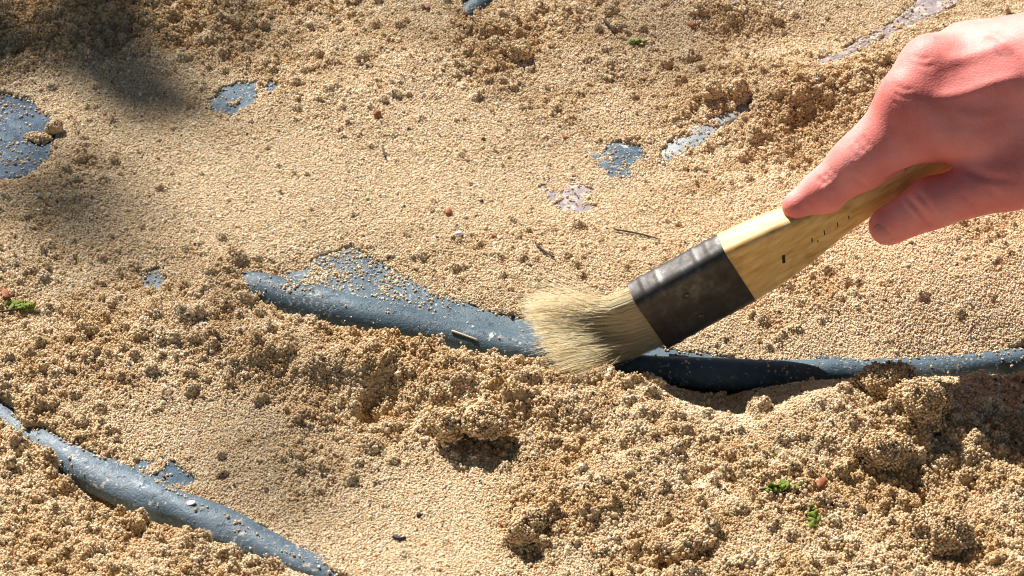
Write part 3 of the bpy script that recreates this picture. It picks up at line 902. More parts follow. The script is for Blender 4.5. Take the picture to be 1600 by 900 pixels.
# ------------------------------------------------------------------ hand
class Field:
    def __init__(s, lo, hi, h):
        s.lo = np.array(lo); s.h = h
        s.n = np.ceil((np.array(hi) - s.lo) / h).astype(int) + 1
        s.ax = [s.lo[i] + np.arange(s.n[i]) * h for i in range(3)]
        s.f = np.full(s.n, 0.05, np.float32)
    def box(s, lo, hi):
        sl = []
        for i in range(3):
            a = max(int((lo[i] - s.lo[i]) / s.h), 0); b = min(int((hi[i] - s.lo[i]) / s.h) + 2, s.n[i])
            sl.append(slice(a, max(b, a)))
        X = s.ax[0][sl[0]][:, None, None]; Y = s.ax[1][sl[1]][None, :, None]; Z = s.ax[2][sl[2]][None, None, :]
        return tuple(sl), X, Y, Z
    def cone(s, a, b, r1, r2, k=0.004, op='add', flat=None):
        a = np.asarray(a, float); b = np.asarray(b, float)
        m = max(r1, r2) + max(k, .002) + 0.004
        sl, X, Y, Z = s.box(np.minimum(a, b) - m, np.maximum(a, b) + m)
        ab = b - a
        t = np.clip(((X - a[0]) * ab[0] + (Y - a[1]) * ab[1] + (Z - a[2]) * ab[2]) / (ab @ ab + 1e-12), 0, 1)
        d = np.sqrt((X - a[0] - t * ab[0]) ** 2 + (Y - a[1] - t * ab[1]) ** 2 + (Z - a[2] - t * ab[2]) ** 2) - (r1 + (r2 - r1) * t)
        s.mix(sl, d, k, op)
    def blob(s, c, r, k=0.004, op='add', M=None):
        c = np.asarray(c, float); r = np.asarray(r, float) * np.ones(3)
        m = r.max() + k + 0.004
        sl, X, Y, Z = s.box(c - m, c + m)
        P = np.stack(np.broadcast_arrays(X - c[0], Y - c[1], Z - c[2]), -1)
        if M is not None: P = P @ np.asarray(M).T
        k0 = np.linalg.norm(P / r, axis=-1); k1 = np.linalg.norm(P / (r * r), axis=-1)
        d = k0 * (k0 - 1) / np.maximum(k1, 1e-6)
        s.mix(sl, d, k, op)
    def mix(s, sl, d, k, op):
        f = s.f[sl]
        if op == 'add':
            h = np.maximum(k - np.abs(f - d), 0) / k
            s.f[sl] = np.minimum(f, d) - h * h * k * 0.25
        else:
            d = -d
            h = np.maximum(k - np.abs(f - d), 0) / k
            s.f[sl] = np.maximum(f, d) + h * h * k * 0.25
    def surface(s):
        f = s.f; ins = f < 0
        nx, ny, nz = f.shape
        c = np.zeros((nx - 1, ny - 1, nz - 1, 3), np.float32); cnt = np.zeros((nx - 1, ny - 1, nz - 1), np.float32)
        for ax in range(3):
            for o1 in (0, 1):
                for o2 in (0, 1):
                    st = [0, 0, 0]; oth = [i for i in range(3) if i != ax]
                    st[oth[0]] = o1; st[oth[1]] = o2
                    a = tuple(slice(st[i], st[i] + f.shape[i] - 1) for i in range(3))
                    e = list(st); e[ax] = 1
                    b = tuple(slice(e[i], e[i] + f.shape[i] - 1) for i in range(3))
                    cr = ins[a] != ins[b]
                    t = np.where(cr, f[a] / np.where(cr, f[a] - f[b], 1), 0)
                    cnt += cr
                    for i in range(3):
                        c[..., i] += np.where(cr, (t if i == ax else st[i]), 0)
        act = cnt > 0
        ids = np.full(act.shape, -1, np.int64); ids[act] = np.arange(act.sum())
        ijk = np.argwhere(act)
        V = (ijk + c[act] / cnt[act][:, None]) * s.h + s.lo
        Q = []
        for ax in range(3):
            o = [i for i in range(3) if i != ax]
            a = [slice(1, -1)] * 3; b = [slice(1, -1)] * 3
            a[ax] = slice(0, f.shape[ax] - 1); b[ax] = slice(1, f.shape[ax])
            A_ = ins[tuple(a)]; B_ = ins[tuple(b)]
            for flip in (False, True):
                cr = (A_ & ~B_) if not flip else (~A_ & B_)
                w = np.argwhere(cr)
                for i in range(3):
                    if i != ax: w[:, i] += 1
                def g(d0, d1):
                    q = w.copy(); q[:, o[0]] -= d0; q[:, o[1]] -= d1
                    return ids[q[:, 0], q[:, 1], q[:, 2]]
                q = np.stack([g(1, 1), g(0, 1), g(0, 0), g(1, 0)], -1)
                if flip ^ (ax == 1): q = q[:, ::-1]
                Q.append(q)
        return V, np.vstack(Q)

def hp_(px, py, dy): return atp(px, py, dy - max(0.0, px - 1425.0) * 0.06)    # the wrist comes back towards the viewer
fld = Field((0.10, Y0 - 0.055, 0.020), (0.47, Y0 + 0.16, 0.265), 1.1 * MM)
K = 5 * MM
# index finger: straight, pad on the handle's upper edge
iM, iP, iD, iT = hp_(1426, 172, 8), hp_(1337, 258, 3), hp_(1289, 298, 1), hp_(1245, 322, 0)
fld.cone(iM, iP, 14.2 * MM, 12.0 * MM, K); fld.cone(iP, iD, 12.0 * MM, 9.6 * MM, K); fld.cone(iD, iT, 9.6 * MM, 6.9 * MM, K)
fld.cone(hp_(1372, 240, 2), hp_(1475, 205, 0), 11 * MM, 14 * MM, 9 * MM)
# middle, ring and little fingers curl in behind the handle
mM, mP, mD, mT = hp_(1458, 112, 20), hp_(1384, 218, 21), hp_(1400, 268, 17), hp_(1425, 286, 13)
fld.cone(mM, mP, 12 * MM, 10 * MM, K); fld.cone(mP, mD, 9.8 * MM, 8.6 * MM, 3 * MM); fld.cone(mD, mT, 8.4 * MM, 7 * MM, 3 * MM)
rM, rP, rD, rT = hp_(1510, 84, 32), hp_(1440, 190, 33), hp_(1452, 232, 28), hp_(1478, 248, 24)
fld.cone(rM, rP, 11.4 * MM, 9.4 * MM, 4 * MM); fld.cone(rP, rD, 9.2 * MM, 8.2 * MM, 3 * MM); fld.cone(rD, rT, 8.0 * MM, 6.6 * MM, 3 * MM)
lM, lP, lD, lT = hp_(1570, 84, 42), hp_(1508, 172, 42), hp_(1516, 208, 38), hp_(1540, 222, 34)
fld.cone(lM, lP, 10.4 * MM, 8.2 * MM, 4 * MM); fld.cone(lP, lD, 8 * MM, 7 * MM, 3 * MM); fld.cone(lD, lT, 6.8 * MM, 5.8 * MM, 3 * MM)
# back of the hand
wr = hp_(1800, 46, 12)
wa, wb = wr + np.array([0, -.014, -.003]), wr + np.array([0, .016, -.001])
KP = 12 * MM
for m_, r_, w_, d_ in ((iM, 13.2, wa, 17), (mM, 12.6, wr, 18), (rM, 12, wr, 17), (lM, 11, wb, 16)):
    fld.cone(m_, w_, r_ * MM, d_ * MM, KP)
pal = hp_(1600, 165, 14)
fld.blob(pal, np.array([36, 20, 17]) * MM, KP)
fld.blob(hp_(1560, 165, 8), np.array([26, 14, 15]) * MM, KP)
# knuckles
fld.blob(hp_(1418, 146, 8), 10.0 * MM, 11 * MM); fld.blob(hp_(1452, 97, 20), 9.0 * MM, 12 * MM)
fld.blob(hp_(1575, 222, -6), np.array([26, 12, 17]) * MM, 9 * MM)
# thumb, pad against the near face of the handle
tC, tM, tI, tT = hp_(1740, 195, -2), hp_(1570, 281, -16), hp_(1454, 318, -18), hp_(1388, 353, -17.5)
fld.cone(tC, tM, 20 * MM, 13.6 * MM, 8 * MM); fld.cone(tM, tI, 13.2 * MM, 11.2 * MM, 4 * MM); fld.cone(tI, tT, 11.2 * MM, 9.0 * MM, 4 * MM)
fld.blob(hp_(1640, 262, -8), np.array([28, 16, 19]) * MM, 9 * MM)
# forearm
el = wr + np.array([0.105, -0.005, 0.03])
fld.cone(wr, el, 23 * MM, 29 * MM, 14 * MM)
# creases
for (a, b, r_) in (((1300, 226, -4), (1316, 246, -9), 1.0), ((1308, 219, -4), (1326, 240, -9), .9), ((1252, 300, -5), (1268, 316, -8), .8), ((1432, 296, -30.5), (1458, 352, -29), .9), ((1425, 300, -30), (1446, 350, -29), .6), ((1276, 268, -7), (1290, 292, -8.5), .8), ((1283, 262, -7), (1296, 284, -9), .6)):
    fld.cone(hp_(*a), hp_(*b), r_ * MM, r_ * MM, 1.6 * MM, 'sub')
# the handle keeps its room: fingers close on it
for l in np.linspace(60, 151, 37):
    w_ = np.interp(l, hp[:, 0], hp[:, 1]); t_ = np.interp(l, hp[:, 0], hp[:, 2])
    for ww in np.linspace(-(w_ - 4), w_ - 4, 5):
        fld.cone(B(FL + l * MM, ww * MM, 0), B(FL + (l + 1) * MM, ww * MM, 0), (t_ - .3) * MM, (t_ - .3) * MM, 1.0 * MM, 'sub')
for (a_, b_, ra, rb) in (((1428, 252, -6), (1500, 262, -9), 4.2, 2.6), ((1395, 276, -9), (1440, 262, -9), 2.2, 3.4)):
    fld.cone(hp_(*a_), hp_(*b_), ra * MM, rb * MM, 2.0 * MM, 'sub')
hv, hq = fld.surface()
# relax the surface, then press in the creases and raise the veins
_e = np.vstack([hq[:, [0, 1]], hq[:, [1, 2]], hq[:, [2, 3]], hq[:, [3, 0]]])
def vsum(val):
    o = np.zeros_like(val); np.add.at(o, _e[:, 0], val[_e[:, 1]]); np.add.at(o, _e[:, 1], val[_e[:, 0]]); return o
_deg = np.zeros(len(hv)); np.add.at(_deg, _e.ravel(), 1)
for _ in range(4): hv = .45 * hv + .55 * vsum(hv) / _deg[:, None]
_fn = np.cross(hv[hq[:, 2]] - hv[hq[:, 0]], hv[hq[:, 3]] - hv[hq[:, 1]])
hn = np.zeros_like(hv)
for k in range(4): np.add.at(hn, hq[:, k], _fn)
hn /= np.linalg.norm(hn, axis=1)[:, None] + 1e-12
_hb = BVHTree.FromPolygons([Vector(v) for v in hv], [tuple(q) for q in hq])
def on_hand(px, py):
    h = _hb.ray_cast(Vector(CAM), Vector(ray(px, py)).normalized())
    return (np.array(h[0]), np.array(h[1])) if h[0] is not None else (None, None)
def groove(pix, depth, width):
    P = [on_hand(*p)[0] for p in pix]; P = [p for p in P if p is not None]
    if len(P) < 2: return
    C_ = catmull(P, 6); best = np.full(len(hv), 1e9); tt = np.zeros(len(hv))
    near = np.nonzero(np.linalg.norm(hv - C_.mean(0), axis=1) < np.linalg.norm(C_ - C_.mean(0), axis=1).max() + 4 * width * MM)[0]
    for k in range(len(C_) - 1):
        ab = C_[k + 1] - C_[k]; t = np.clip(((hv[near] - C_[k]) @ ab) / (ab @ ab + 1e-15), 0, 1)
        d = np.linalg.norm(hv[near] - C_[k] - t[:, None] * ab, axis=1)
        m_ = d < best[near]; best[near[m_]] = d[m_]; tt[near[m_]] = (k + t[m_]) / (len(C_) - 1)
    prof = np.exp(-(best / (width * MM)) ** 2) * np.clip(np.minimum(tt, 1 - tt) * 5, 0.15, 1)
    hv[:] -= hn * (depth * MM * prof)[:, None]
for pix, dp, wd in (
    ([(1264,270),(1277,276),(1290,290)], .75, 1.3), ([(1272,262),(1287,269),(1299,284)], .6, 1.2), ([(1281,254),(1296,262),(1306,276)], .35, 1.2),
    ([(1318,208),(1336,219),(1350,240)], .5, 1.4), ([(1328,199),(1346,211),(1360,232)], .45, 1.3), ([(1310,218),(1327,229),(1340,250)], .35, 1.2),
    ([(1330,275),(1345,283),(1352,292)], .4, 1.3), ([(1250,322),(1268,330),(1290,326)], .25, 1.6),
    ([(1416,306),(1436,328),(1457,352)], .9, 1.4), ([(1432,297),(1450,320),(1471,347)], .6, 1.3), ([(1404,312),(1422,334),(1440,356)], .35, 1.2),
    ([(1506,264),(1540,276),(1590,282)], .9, 2.2), ([(1500,300),(1520,316),(1545,334)], .4, 1.6), ([(1540,292),(1562,308),(1580,326)], .35, 1.6),
    ([(1398,132),(1412,140),(1428,139)], .35, 1.2), ([(1394,144),(1410,152),(1430,151)], .35, 1.2), ([(1392,157),(1408,164),(1424,165)], .3, 1.2),
    ([(1424,86),(1440,92),(1456,90)], .3, 1.2), ([(1430,100),(1446,104),(1462,101)], .3, 1.2),
    ([(1450,150),(1500,148),(1560,128),(1600,120)], -.9, 3.2), ([(1470,98),(1530,84),(1600,60)], -.9, 3.6), ([(1490,175),(1530,182),(1590,170)], -.5, 3.0), ([(1530,50),(1560,60),(1600,92)], -.5, 2.4),
): groove(pix, dp, wd)

def skin_mat():
    m, nt, b = mat_new("skin", 0.55, 0.3)
    co = coords(nt)
    n1 = noise(nt, 38, 4, 0.6, co); n2 = noise(nt, 220, 4, 0.6, co)
    r = ramp(nt, [(0.30, (0.74, 0.19, 0.165)), (0.5, (0.85, 0.27, 0.24)), (0.7, (0.90, 0.35, 0.32))])
    nt.links.new(n1.outputs[0], r.inputs[0])
    # faint ink ring on the back of the hand
    c = aty(1572, 70, Y0 + .035)
    vm = nt.nodes.new("ShaderNodeVectorMath"); vm.operation = 'DISTANCE'; vm.inputs[1].default_value = RING
    nt.links.new(co, vm.inputs[0])
    rg = ramp(nt, [(0.0, (0,) * 3), (0.30, (0,) * 3), (0.40, (1,) * 3), (0.50, (0,) * 3)])
    sc_ = nt.nodes.new("ShaderNodeMath"); sc_.operation = 'MULTIPLY'; sc_.inputs[1].default_value = 1 / 0.0125
    nt.links.new(vm.outputs["Value"], sc_.inputs[0]); nt.links.new(sc_.outputs[0], rg.inputs[0])
    n4 = noise(nt, 160, 2, 0.5, co)
    gate = ramp(nt, [(0.46, (0,) * 3), (0.56, (0.5,) * 3)]); nt.links.new(n4.outputs[0], gate.inputs[0])
    ml = nt.nodes.new("ShaderNodeMath"); ml.operation = 'MULTIPLY'
    nt.links.new(rg.outputs[0], ml.inputs[0]); nt.links.new(gate.outputs[0], ml.inputs[1])
    mx = nt.nodes.new("ShaderNodeMix"); mx.data_type = 'RGBA'
    nt.links.new(ml.outputs[0], mx.inputs["Factor"]); nt.links.new(r.outputs[0], mx.inputs["A"]); mx.inputs["B"].default_value = (0.22, 0.14, 0.20, 1)
    nt.links.new(mx.outputs["Result"], b.inputs["Base Color"])
    b.inputs["Subsurface Weight"].default_value = 0.25
    b.inputs["Subsurface Radius"].default_value = (1.0, 0.25, 0.12)
    b.inputs["Subsurface Scale"].default_value = 0.004
    v = nt.nodes.new("ShaderNodeTexVoronoi"); v.inputs["Scale"].default_value = 1100; nt.links.new(co, v.inputs["Vector"])
    p = bump(nt, b, v.outputs["Distance"], 0.30, 0.0003)
    p = bump(nt, b, n2.outputs[0], 0.22, 0.0008, p)
    mp = nt.nodes.new("ShaderNodeMapping"); mp.inputs["Rotation"].default_value = (0, math.radians(50), math.radians(15)); mp.inputs["Scale"].default_value = (1, .22, .22)
    nt.links.new(co, mp.inputs["Vector"])
    n7 = noise(nt, 420, 3, .6, mp.outputs[0]); bump(nt, b, n7.outputs[0], .18, .0006, p)
    return m
# where the ink ring sits on the skin
_bt = BVHTree.FromPolygons([Vector(v) for v in hv], [tuple(q) for q in hq])
_d = Vector(ray(1572, 70)).normalized()
_h = _bt.ray_cast(Vector(CAM), _d)
RING = tuple(_h[0]) if _h[0] is not None else (0, 0, 0)
M_SKIN = skin_mat()
person = mesh_obj("person", hv, hq, M_SKIN, None, True)
tag(person, "person's bare right hand and forearm reaching in from the right, gripping the brush handle", "hand")
smo = person.modifiers.new("soften", 'SUBSURF'); smo.levels = 1; smo.render_levels = 1

M_NAIL, nt_, b_ = mat_new("nail", 0.28, 0.5)
b_.inputs["Base Color"].default_value = (0.80, 0.27, 0.22, 1); b_.inputs["Subsurface Weight"].default_value = 0.15
b_.inputs["Subsurface Radius"].default_value = (1, .3, .15); b_.inputs["Subsurface Scale"].default_value = 0.002
def nail(name, base, tip, out, width, r, parent, mat=M_NAIL):
    """a curved plate from base to tip, bulging towards out"""
    base = np.asarray(base); tip = np.asarray(tip)
    ax_ = tip - base; Ln = np.linalg.norm(ax_); ax_ /= Ln
    out = np.asarray(out, float); out -= ax_ * (out @ ax_); out /= np.linalg.norm(out)
    sd = np.cross(ax_, out)
    V = []; F = []; n, m = 10, 9
    for lay in (0.0, -0.5 * MM):
        for i in range(n + 1):
            f = i / n
            wd = width * math.sqrt(max(1 - (2 * f - 1) ** 4, 0.05))
            for k in range(m + 1):
                g = (k / m * 2 - 1)
                a = g * wd / (2 * r)
                V.append(base + ax_ * Ln * f + sd * math.sin(a) * r + out * (math.cos(a) * r - r + lay - 0.0012 * (2 * f - 1) ** 2))
    w = m + 1; o_ = (n + 1) * w
    for i in range(n):
        for k in range(m):
            F.append((i * w + k, i * w + k + 1, (i + 1) * w + k + 1, (i + 1) * w + k))
            F.append((o_ + i * w + k, o_ + (i + 1) * w + k, o_ + (i + 1) * w + k + 1, o_ + i * w + k + 1))
    for i in range(n):
        F.append((i * w, (i + 1) * w, o_ + (i + 1) * w, o_ + i * w)); F.append((i * w + m, o_ + i * w + m, o_ + (i + 1) * w + m, (i + 1) * w + m))
    for k in range(m):
        F.append((k, o_ + k, o_ + k + 1, k + 1)); F.append((n * w + k, n * w + k + 1, o_ + n * w + k + 1, o_ + n * w + k))
    o = mesh_obj(name, V, F, mat, None, True)
    o.parent = parent
    return o
ax_t = (tT - tI) / np.linalg.norm(tT - tI)
_p, _n = on_hand(1381, 365)
_n = _n - ax_t * (_n @ ax_t); _n /= np.linalg.norm(_n)
nail("thumb_nail", _p - ax_t * 5.5 * MM + _n * .55 * MM, _p + ax_t * 5.0 * MM + _n * .5 * MM, _n, 10.5 * MM, 7.6 * MM, person)

# ------------------------------------------------------------------ trees standing round the dig
M_LEAF, nt_, b_ = mat_new("tree_leaf", 0.5, 0.3)
_n = noise(nt_, 3.0, 3, .6, coords(nt_)); _r = ramp(nt_, [(0.3, (0.035, 0.075, 0.015)), (0.7, (0.075, 0.13, 0.03))])
nt_.links.new(_n.outputs[0], _r.inputs[0]); nt_.links.new(_r.outputs[0], b_.inputs["Base Color"])
M_BARK = simple_mat("tree_bark", (0.05, 0.035, 0.025), (0.13, 0.10, 0.075), 25)
DAPPLE = [(95,40,45,.7),(0,100,34,.7),(250,100,28,.5),(170,20,28,.5),(10,325,22,.6),(330,20,26,.45),(400,70,22,.3),(30,10,40,.6),(100,385,60,-.20),(290,420,60,-.06),(430,520,50,-.07),(400,170,50,-.04),(230,560,50,-.05),(780,70,30,-.22),(1010,60,24,-.18),(380,620,40,-.12)]
def leaf_faces(C, size):
    n = len(C)
    a = rng.normal(size=(n, 3)); a[:, 2] *= .5; a /= np.linalg.norm(a, axis=1)[:, None]
    b = rng.normal(size=(n, 3)); b -= (b * a).sum(1)[:, None] * a; b /= np.linalg.norm(b, axis=1)[:, None]
    sz = size * rng.uniform(.7, 1.3, n)[:, None]
    V = np.stack([C - a * sz, C - a * sz * .1 + b * sz * .45, C + a * sz, C - a * sz * .1 - b * sz * .45], 1).reshape(-1, 3)
    return V, np.arange(n * 4).reshape(n, 4)
def tree(x, y, h, rc, n, label, extra=None):
    root = tag(empty("tree", (x, y, 0.01)), label, "tree", "trees standing round the dig")
    lean = np.array([-x, -y, 0]) * 0.18
    pts = [(x, y, -.3), (x + lean[0] * .2, y + lean[1] * .2, h * .35), (x + lean[0] * .6, y + lean[1] * .6, h * .7), (x + lean[0], y + lean[1], h * 1.05)]
    put_under(tube("trunk", pts, [.20, .15, .10, .04], M_BARK, None, seg=12, sub=5, warp=.04), root)
    cc = np.array([x + lean[0], y + lean[1], h])
    for k in range(9):
        a = 6.283 * k / 9 + random.random() * .5; zz = h * (.45 + .06 * k)
        s0 = np.array([x + lean[0] * .5, y + lean[1] * .5, zz - .2])
        e0 = cc + np.array([math.cos(a) * rc * .8, math.sin(a) * rc * .8, (zz - h) * .3 + .2])
        md_ = (s0 + e0) / 2 + [0, 0, .15]
        g = e0[:2] - TO_SUN[:2] * e0[2] / TO_SUN[2]; g2 = md_[:2] - TO_SUN[:2] * md_[2] / TO_SUN[2]
        if np.abs(g).max() < .8 or np.abs(g2).max() < .8: continue
        put_under(tube("limb", [s0, md_, e0], [.06, .04, .012], M_BARK, None, seg=7, sub=4, warp=.05), root)
    cl = rng.normal(size=(60, 3)); cl /= np.linalg.norm(cl, axis=1)[:, None]; cl *= (rng.random(60) ** .4)[:, None]
    C = cl[rng.integers(0, 60, n)] * np.array([rc, rc, rc * .55]) + rng.normal(size=(n, 3)) * rc * .14 + cc
    C = C[C[:, 2] > 1.7]
    G = C[:, :2] - TO_SUN[:2] * (C[:, 2] / TO_SUN[2])[:, None]
    # an opening in the leaves lets the sun down on the dig
    openr = np.maximum(np.abs(G[:, 0]) / .50, np.abs(G[:, 1] - .04) / .45)
    C = C[openr > 1.0]
    if extra is not None: C = np.vstack([C, extra])
    V, F = leaf_faces(C, .055)
    if extra is not None: pass
    o = mesh_obj("crown", V, F, M_LEAF, None); put_under(o, root)
ex = []
for px_, py_, r_, dn in DAPPLE:
    g = atz(px_, py_, .01)
    m = max(1, int(round(abs(dn) * (r_ / 10.0) ** 2 * .40)))
    for _ in range(m):
        hh = random.uniform(2.3, 3.0) if dn > 0 else random.uniform(4.6, 5.6); rr_ = r_ * MM * math.sqrt(random.random()); a = random.uniform(0, 6.283)
        t_ = np.array([g[0] + rr_ * math.cos(a), g[1] + rr_ * math.sin(a), 0.01])
        ex.append(t_ + TO_SUN * (hh / TO_SUN[2]))
tree(-3.2, 2.4, 3.6, 2.6, 38000, "leafy tree behind the dig on the sunny side", np.array(ex))
tree(2.9, 2.6, 4.0, 2.6, 38000, "leafy tree behind the dig on the far right")
tree(-2.9, -2.6, 4.2, 2.7, 38000, "leafy tree behind the viewer on the left")
tree(3.0, -2.4, 3.8, 2.6, 38000, "leafy tree behind the viewer on the right")
tree(0.3, 4.6, 4.6, 2.8, 38000, "leafy tree straight behind the dig")
tree(0.1, -4.4, 4.4, 2.9, 38000, "leafy tree straight behind the viewer")
# ------------------------------------------------------------------ small things on the sand
M_TWIG = simple_mat("dark_twig", (0.02, 0.014, 0.01), (0.09, 0.055, 0.03))
M_STRAW = simple_mat("pale_straw", (0.62, 0.52, 0.36), (0.74, 0.66, 0.50))
M_MOSS = simple_mat("bright_moss", (0.07, 0.11, 0.012), (0.25, 0.32, 0.03), 900)
M_RUST = simple_mat("rust_leaf", (0.18, 0.05, 0.025), (0.36, 0.12, 0.05), 400)
M_RED = simple_mat("red_stone", (0.20, 0.06, 0.03), (0.36, 0.13, 0.06), 500)
M_WHITE = simple_mat("white_stone", (0.52, 0.48, 0.50), (0.70, 0.66, 0.66), 400, .5)
M_BLACK = simple_mat("black_chip", (0.008, 0.008, 0.01), (0.03, 0.03, 0.035), 400, .5)

def surf(px, py, z0=0.008):
    z = z0
    for _ in range(6):
        p = atz(px, py, z); z = 0.5 * z + 0.5 * max(float(hgt(p[0], p[1])), -0.002)
        hb = BT.ray_cast(Vector((p[0], p[1], 0.1)), Vector((0, 0, -1)))
        if hgt(p[0], p[1], BAREW) > 0.5 and hb[0] is not None: z = hb[0].z
    return atz(px, py, z)

def twig(pix, r, label, mat=M_TWIG, name="twig", cat="twig", lift=.8, fork=None):
    pts = [surf(*p) + np.array([0, 0, lift * MM]) for p in pix]
    root = pts[0]
    V0 = np.array(pts) - root
    o = tube(name, V0, [r * MM * (1 - .5 * k / len(pts)) for k in range(len(pts))], mat, None, seg=7, sub=5, warp=.06)
    o.location = root
    return tag(o, label, cat)
twig([(960,362),(985,366),(1005,370),(1030,377)], .55, "thin curved dark twig lying on open sand behind the ferrule", lift=1.4)
twig([(838,386),(850,396),(866,406)], .6, "short straight dark twig just above the bristles", lift=1.6)
twig([(598,234),(600,243),(602,250)], .5, "tiny upright dark twig in the upper middle of the sand", lift=1.6)
twig([(944,34),(952,44),(962,56)], .9, "short dark root at the top, right of the twin clods", lift=1.6)
twig([(380,430),(402,434),(412,438)], .7, "dark twig at the left tip of the long curved bone", lift=1.0)
twig([(706,518),(726,525),(746,532)], .5, "pale straw stuck along the ridge of the long bone", M_STRAW, "straw", "straw", lift=.5)
twig([(615,840),(624,844),(634,842)], 1.0, "black bent chip of bark on the smooth bottom floor", M_BLACK, "bark_chip", "bark chip", lift=.8)
twig([(-6,494),(20,490),(42,486)], .6, "dark stalk running under the green moss at the left edge", lift=2.2)

def pebble(px, py, r, mat, label, sq=(1, .8, .7), name="pebble", cat="pebble"):
    p = surf(px, py)
    import bmesh
    bm = bmesh.new(); bmesh.ops.create_icosphere(bm, subdivisions=3, radius=1)
    ph = [random.uniform(0, 6) for _ in range(6)]
    for v in bm.verts:
        d = v.co.copy()
        k = 1 + .16 * math.sin(2.3 * d.x + ph[0]) * math.cos(2.1 * d.y + ph[1]) + .10 * math.sin(4 * d.z + ph[2] + 3 * d.x)
        v.co = Vector((d.x * k * sq[0], d.y * k * sq[1], d.z * k * sq[2])) * r * MM
    me = bpy.data.meshes.new(name); bm.to_mesh(me); bm.free()
    me.polygons.foreach_set('use_smooth', np.ones(len(me.polygons), bool)); me.materials.append(mat)
    o = bpy.data.objects.new(name, me); COL.objects.link(o)
    o.location = p + np.array([0, 0, r * MM * sq[2] * .55]); o.rotation_euler = (random.uniform(-.3, .3), random.uniform(-.3, .3), random.uniform(0, 3))
    return tag(o, label, cat, "small stones scattered on the sand")
pebble(717, 367, 2.2, M_WHITE, "white oval pebble above the left half of the long bone")
pebble(701, 334, 2.3, M_RED, "reddish brown pebble just above the white oval pebble", (1.3, .8, .6))
pebble(772, 371, 1.4, M_RED, "tiny rust pebble right of the white oval pebble")
pebble(590, 180, 2.4, M_RED, "dark red brown pebble in the upper middle sand")
pebble(884, 217, 1.6, M_RED, "red brown pebble left of the speckled oval bone spot")
pebble(755, 219, 1.5, M_RED, "rust pebble in pale sand right of the dark red brown one", (1, .8, .8))
pebble(796, 247, 1.1, M_RED, "tiny orange red pebble above the pink bone patch")
pebble(1080, 41, 2.2, M_RED, "rounded orange brown pebble near the top right of the twin clods")
pebble(612, 508, 1.9, M_WHITE, "flat white pebble sitting on the ridge of the long bone", (1.2, .8, .4))
pebble(298, 786, 2.0, M_WHITE, "pale pinkish flake stuck on top of the thick lower rib", (1.2, .8, .22))
pebble(655, 806, 1.4, M_BLACK, "small blue black stone on the smooth bottom floor")
pebble(752, 315, 1.3, M_BLACK, "small black stone above the white oval pebble")
pebble(668, 12, 2.0, M_RED, "flat red stone at the top edge left of the bone end", (1.6, .7, .5))

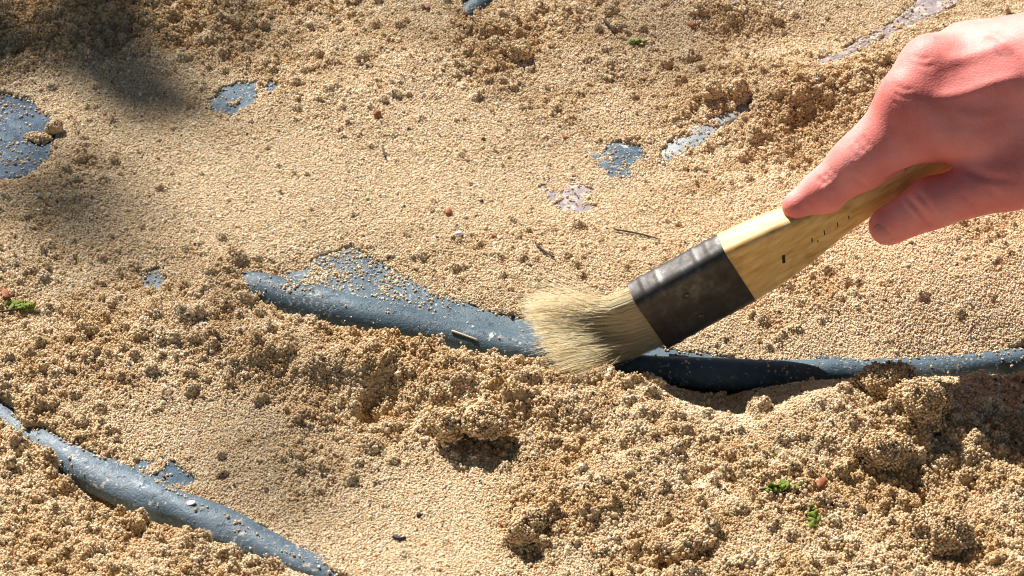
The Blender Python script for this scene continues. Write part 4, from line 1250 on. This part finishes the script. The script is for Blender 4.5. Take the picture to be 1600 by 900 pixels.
def moss(px, py, spread, n, label, red=0, dirn=(1, 0)):
    """a sprig: stalk with small fleshy leaves, each leaf its own part"""
    c = surf(px, py)
    root = tag(empty("moss_sprig", c), label, "moss")
    dx, dy = dirn
    st = tube("stalk", [np.array([dx, dy, 0]) * MM * spread * t + np.array([0, 0, 1.5 * MM]) for t in (-1, -.3, .3, 1)], [.5 * MM, .6 * MM, .5 * MM, .3 * MM], M_TWIG, None, seg=6, sub=3)
    st.parent = root
    import bmesh
    meshes = []
    for q in range(3):
        bm = bmesh.new(); bmesh.ops.create_icosphere(bm, subdivisions=2, radius=1)
        for v in bm.verts:
            x_ = v.co.x
            w = (1 - .45 * max(x_, 0) ** 2) * (1 + .2 * math.sin(3 * x_ + q))
            v.co = Vector((x_ * 1.5, v.co.y * .75 * w, v.co.z * .4 * w + .25 * x_ * x_))
        me = bpy.data.meshes.new("leaf"); bm.to_mesh(me); bm.free()
        me.polygons.foreach_set('use_smooth', np.ones(len(me.polygons), bool)); me.materials.append(M_MOSS)
        meshes.append(me)
    for k in range(n):
        t = random.uniform(-1, 1)
        o = bpy.data.objects.new("leaf", meshes[k % 3]); COL.objects.link(o); o.parent = root
        o.location = (dx * spread * t * MM + random.gauss(0, .9) * MM, dy * spread * t * MM + random.gauss(0, .9) * MM, (1.4 + random.random() * 1.8) * MM)
        o.rotation_euler = (random.uniform(-.6, .6), random.uniform(-.9, .3), random.uniform(0, 6.28)); s = random.uniform(1.0, 1.8) * MM
        o.scale = (s, s, s)
    for k in range(red):
        me = meshes[0].copy(); me.materials.clear(); me.materials.append(M_RUST)
        o = bpy.data.objects.new("rust_leaf", me); COL.objects.link(o); o.parent = root
        o.location = ((dx * spread * 1.2 + k) * MM, dy * spread * 1.2 * MM, 2.4 * MM); o.rotation_euler = (random.uniform(-.4, .4), -.3, random.uniform(0, 6))
        o.scale = (1.8 * MM,) * 3
    return root
moss(32, 485, 5.5, 44, "bright green moss sprig at the left edge of the sand")
moss(1215, 766, 8, 24, "bright green moss sprig lying across on the sunlit front slope", 0, (1, .15))
moss(1270, 812, 5.5, 16, "upright strip of green moss below the longer moss sprig", 0, (.1, 1))
moss(996, 70, 2.2, 9, "tiny green moss tuft near the top middle of the sand")
def leaf_bit(px, py, s, label):
    c = surf(px, py)
    V = []; F = []; n = 10
    for h in (0, -.35):
        for k in range(n):
            a = 2 * math.pi * k / n
            rr_ = 1 + .25 * math.sin(2 * a + 1) + .12 * math.sin(5 * a)
            V.append((math.cos(a) * rr_ * s * 1.3 * MM, math.sin(a) * rr_ * s * .8 * MM, (h + .5 * math.cos(a) ** 2 * s * .5) * MM))
    V.append((0, 0, .1 * MM)); V.append((0, 0, -.3 * MM))
    for k in range(n):
        k2 = (k + 1) % n
        F += [(k, k2, 2 * n), (n + k2, n + k, 2 * n + 1), (k, n + k, n + k2, k2)]
    o = mesh_obj("dry_leaf", V, F, M_RUST, None, True)
    o.location = c + np.array([0, 0, 2.2 * MM]); o.rotation_euler = (.5, .2, random.uniform(0, 3))
    return tag(o, label, "dry leaf", "rust coloured leaf scraps")
leaf_bit(10, 466, 3.2, "orange brown leaf scrap beside the moss at the left edge")
leaf_bit(1283, 762, 3.0, "red brown leaf scrap at the right end of the moss on the front slope")
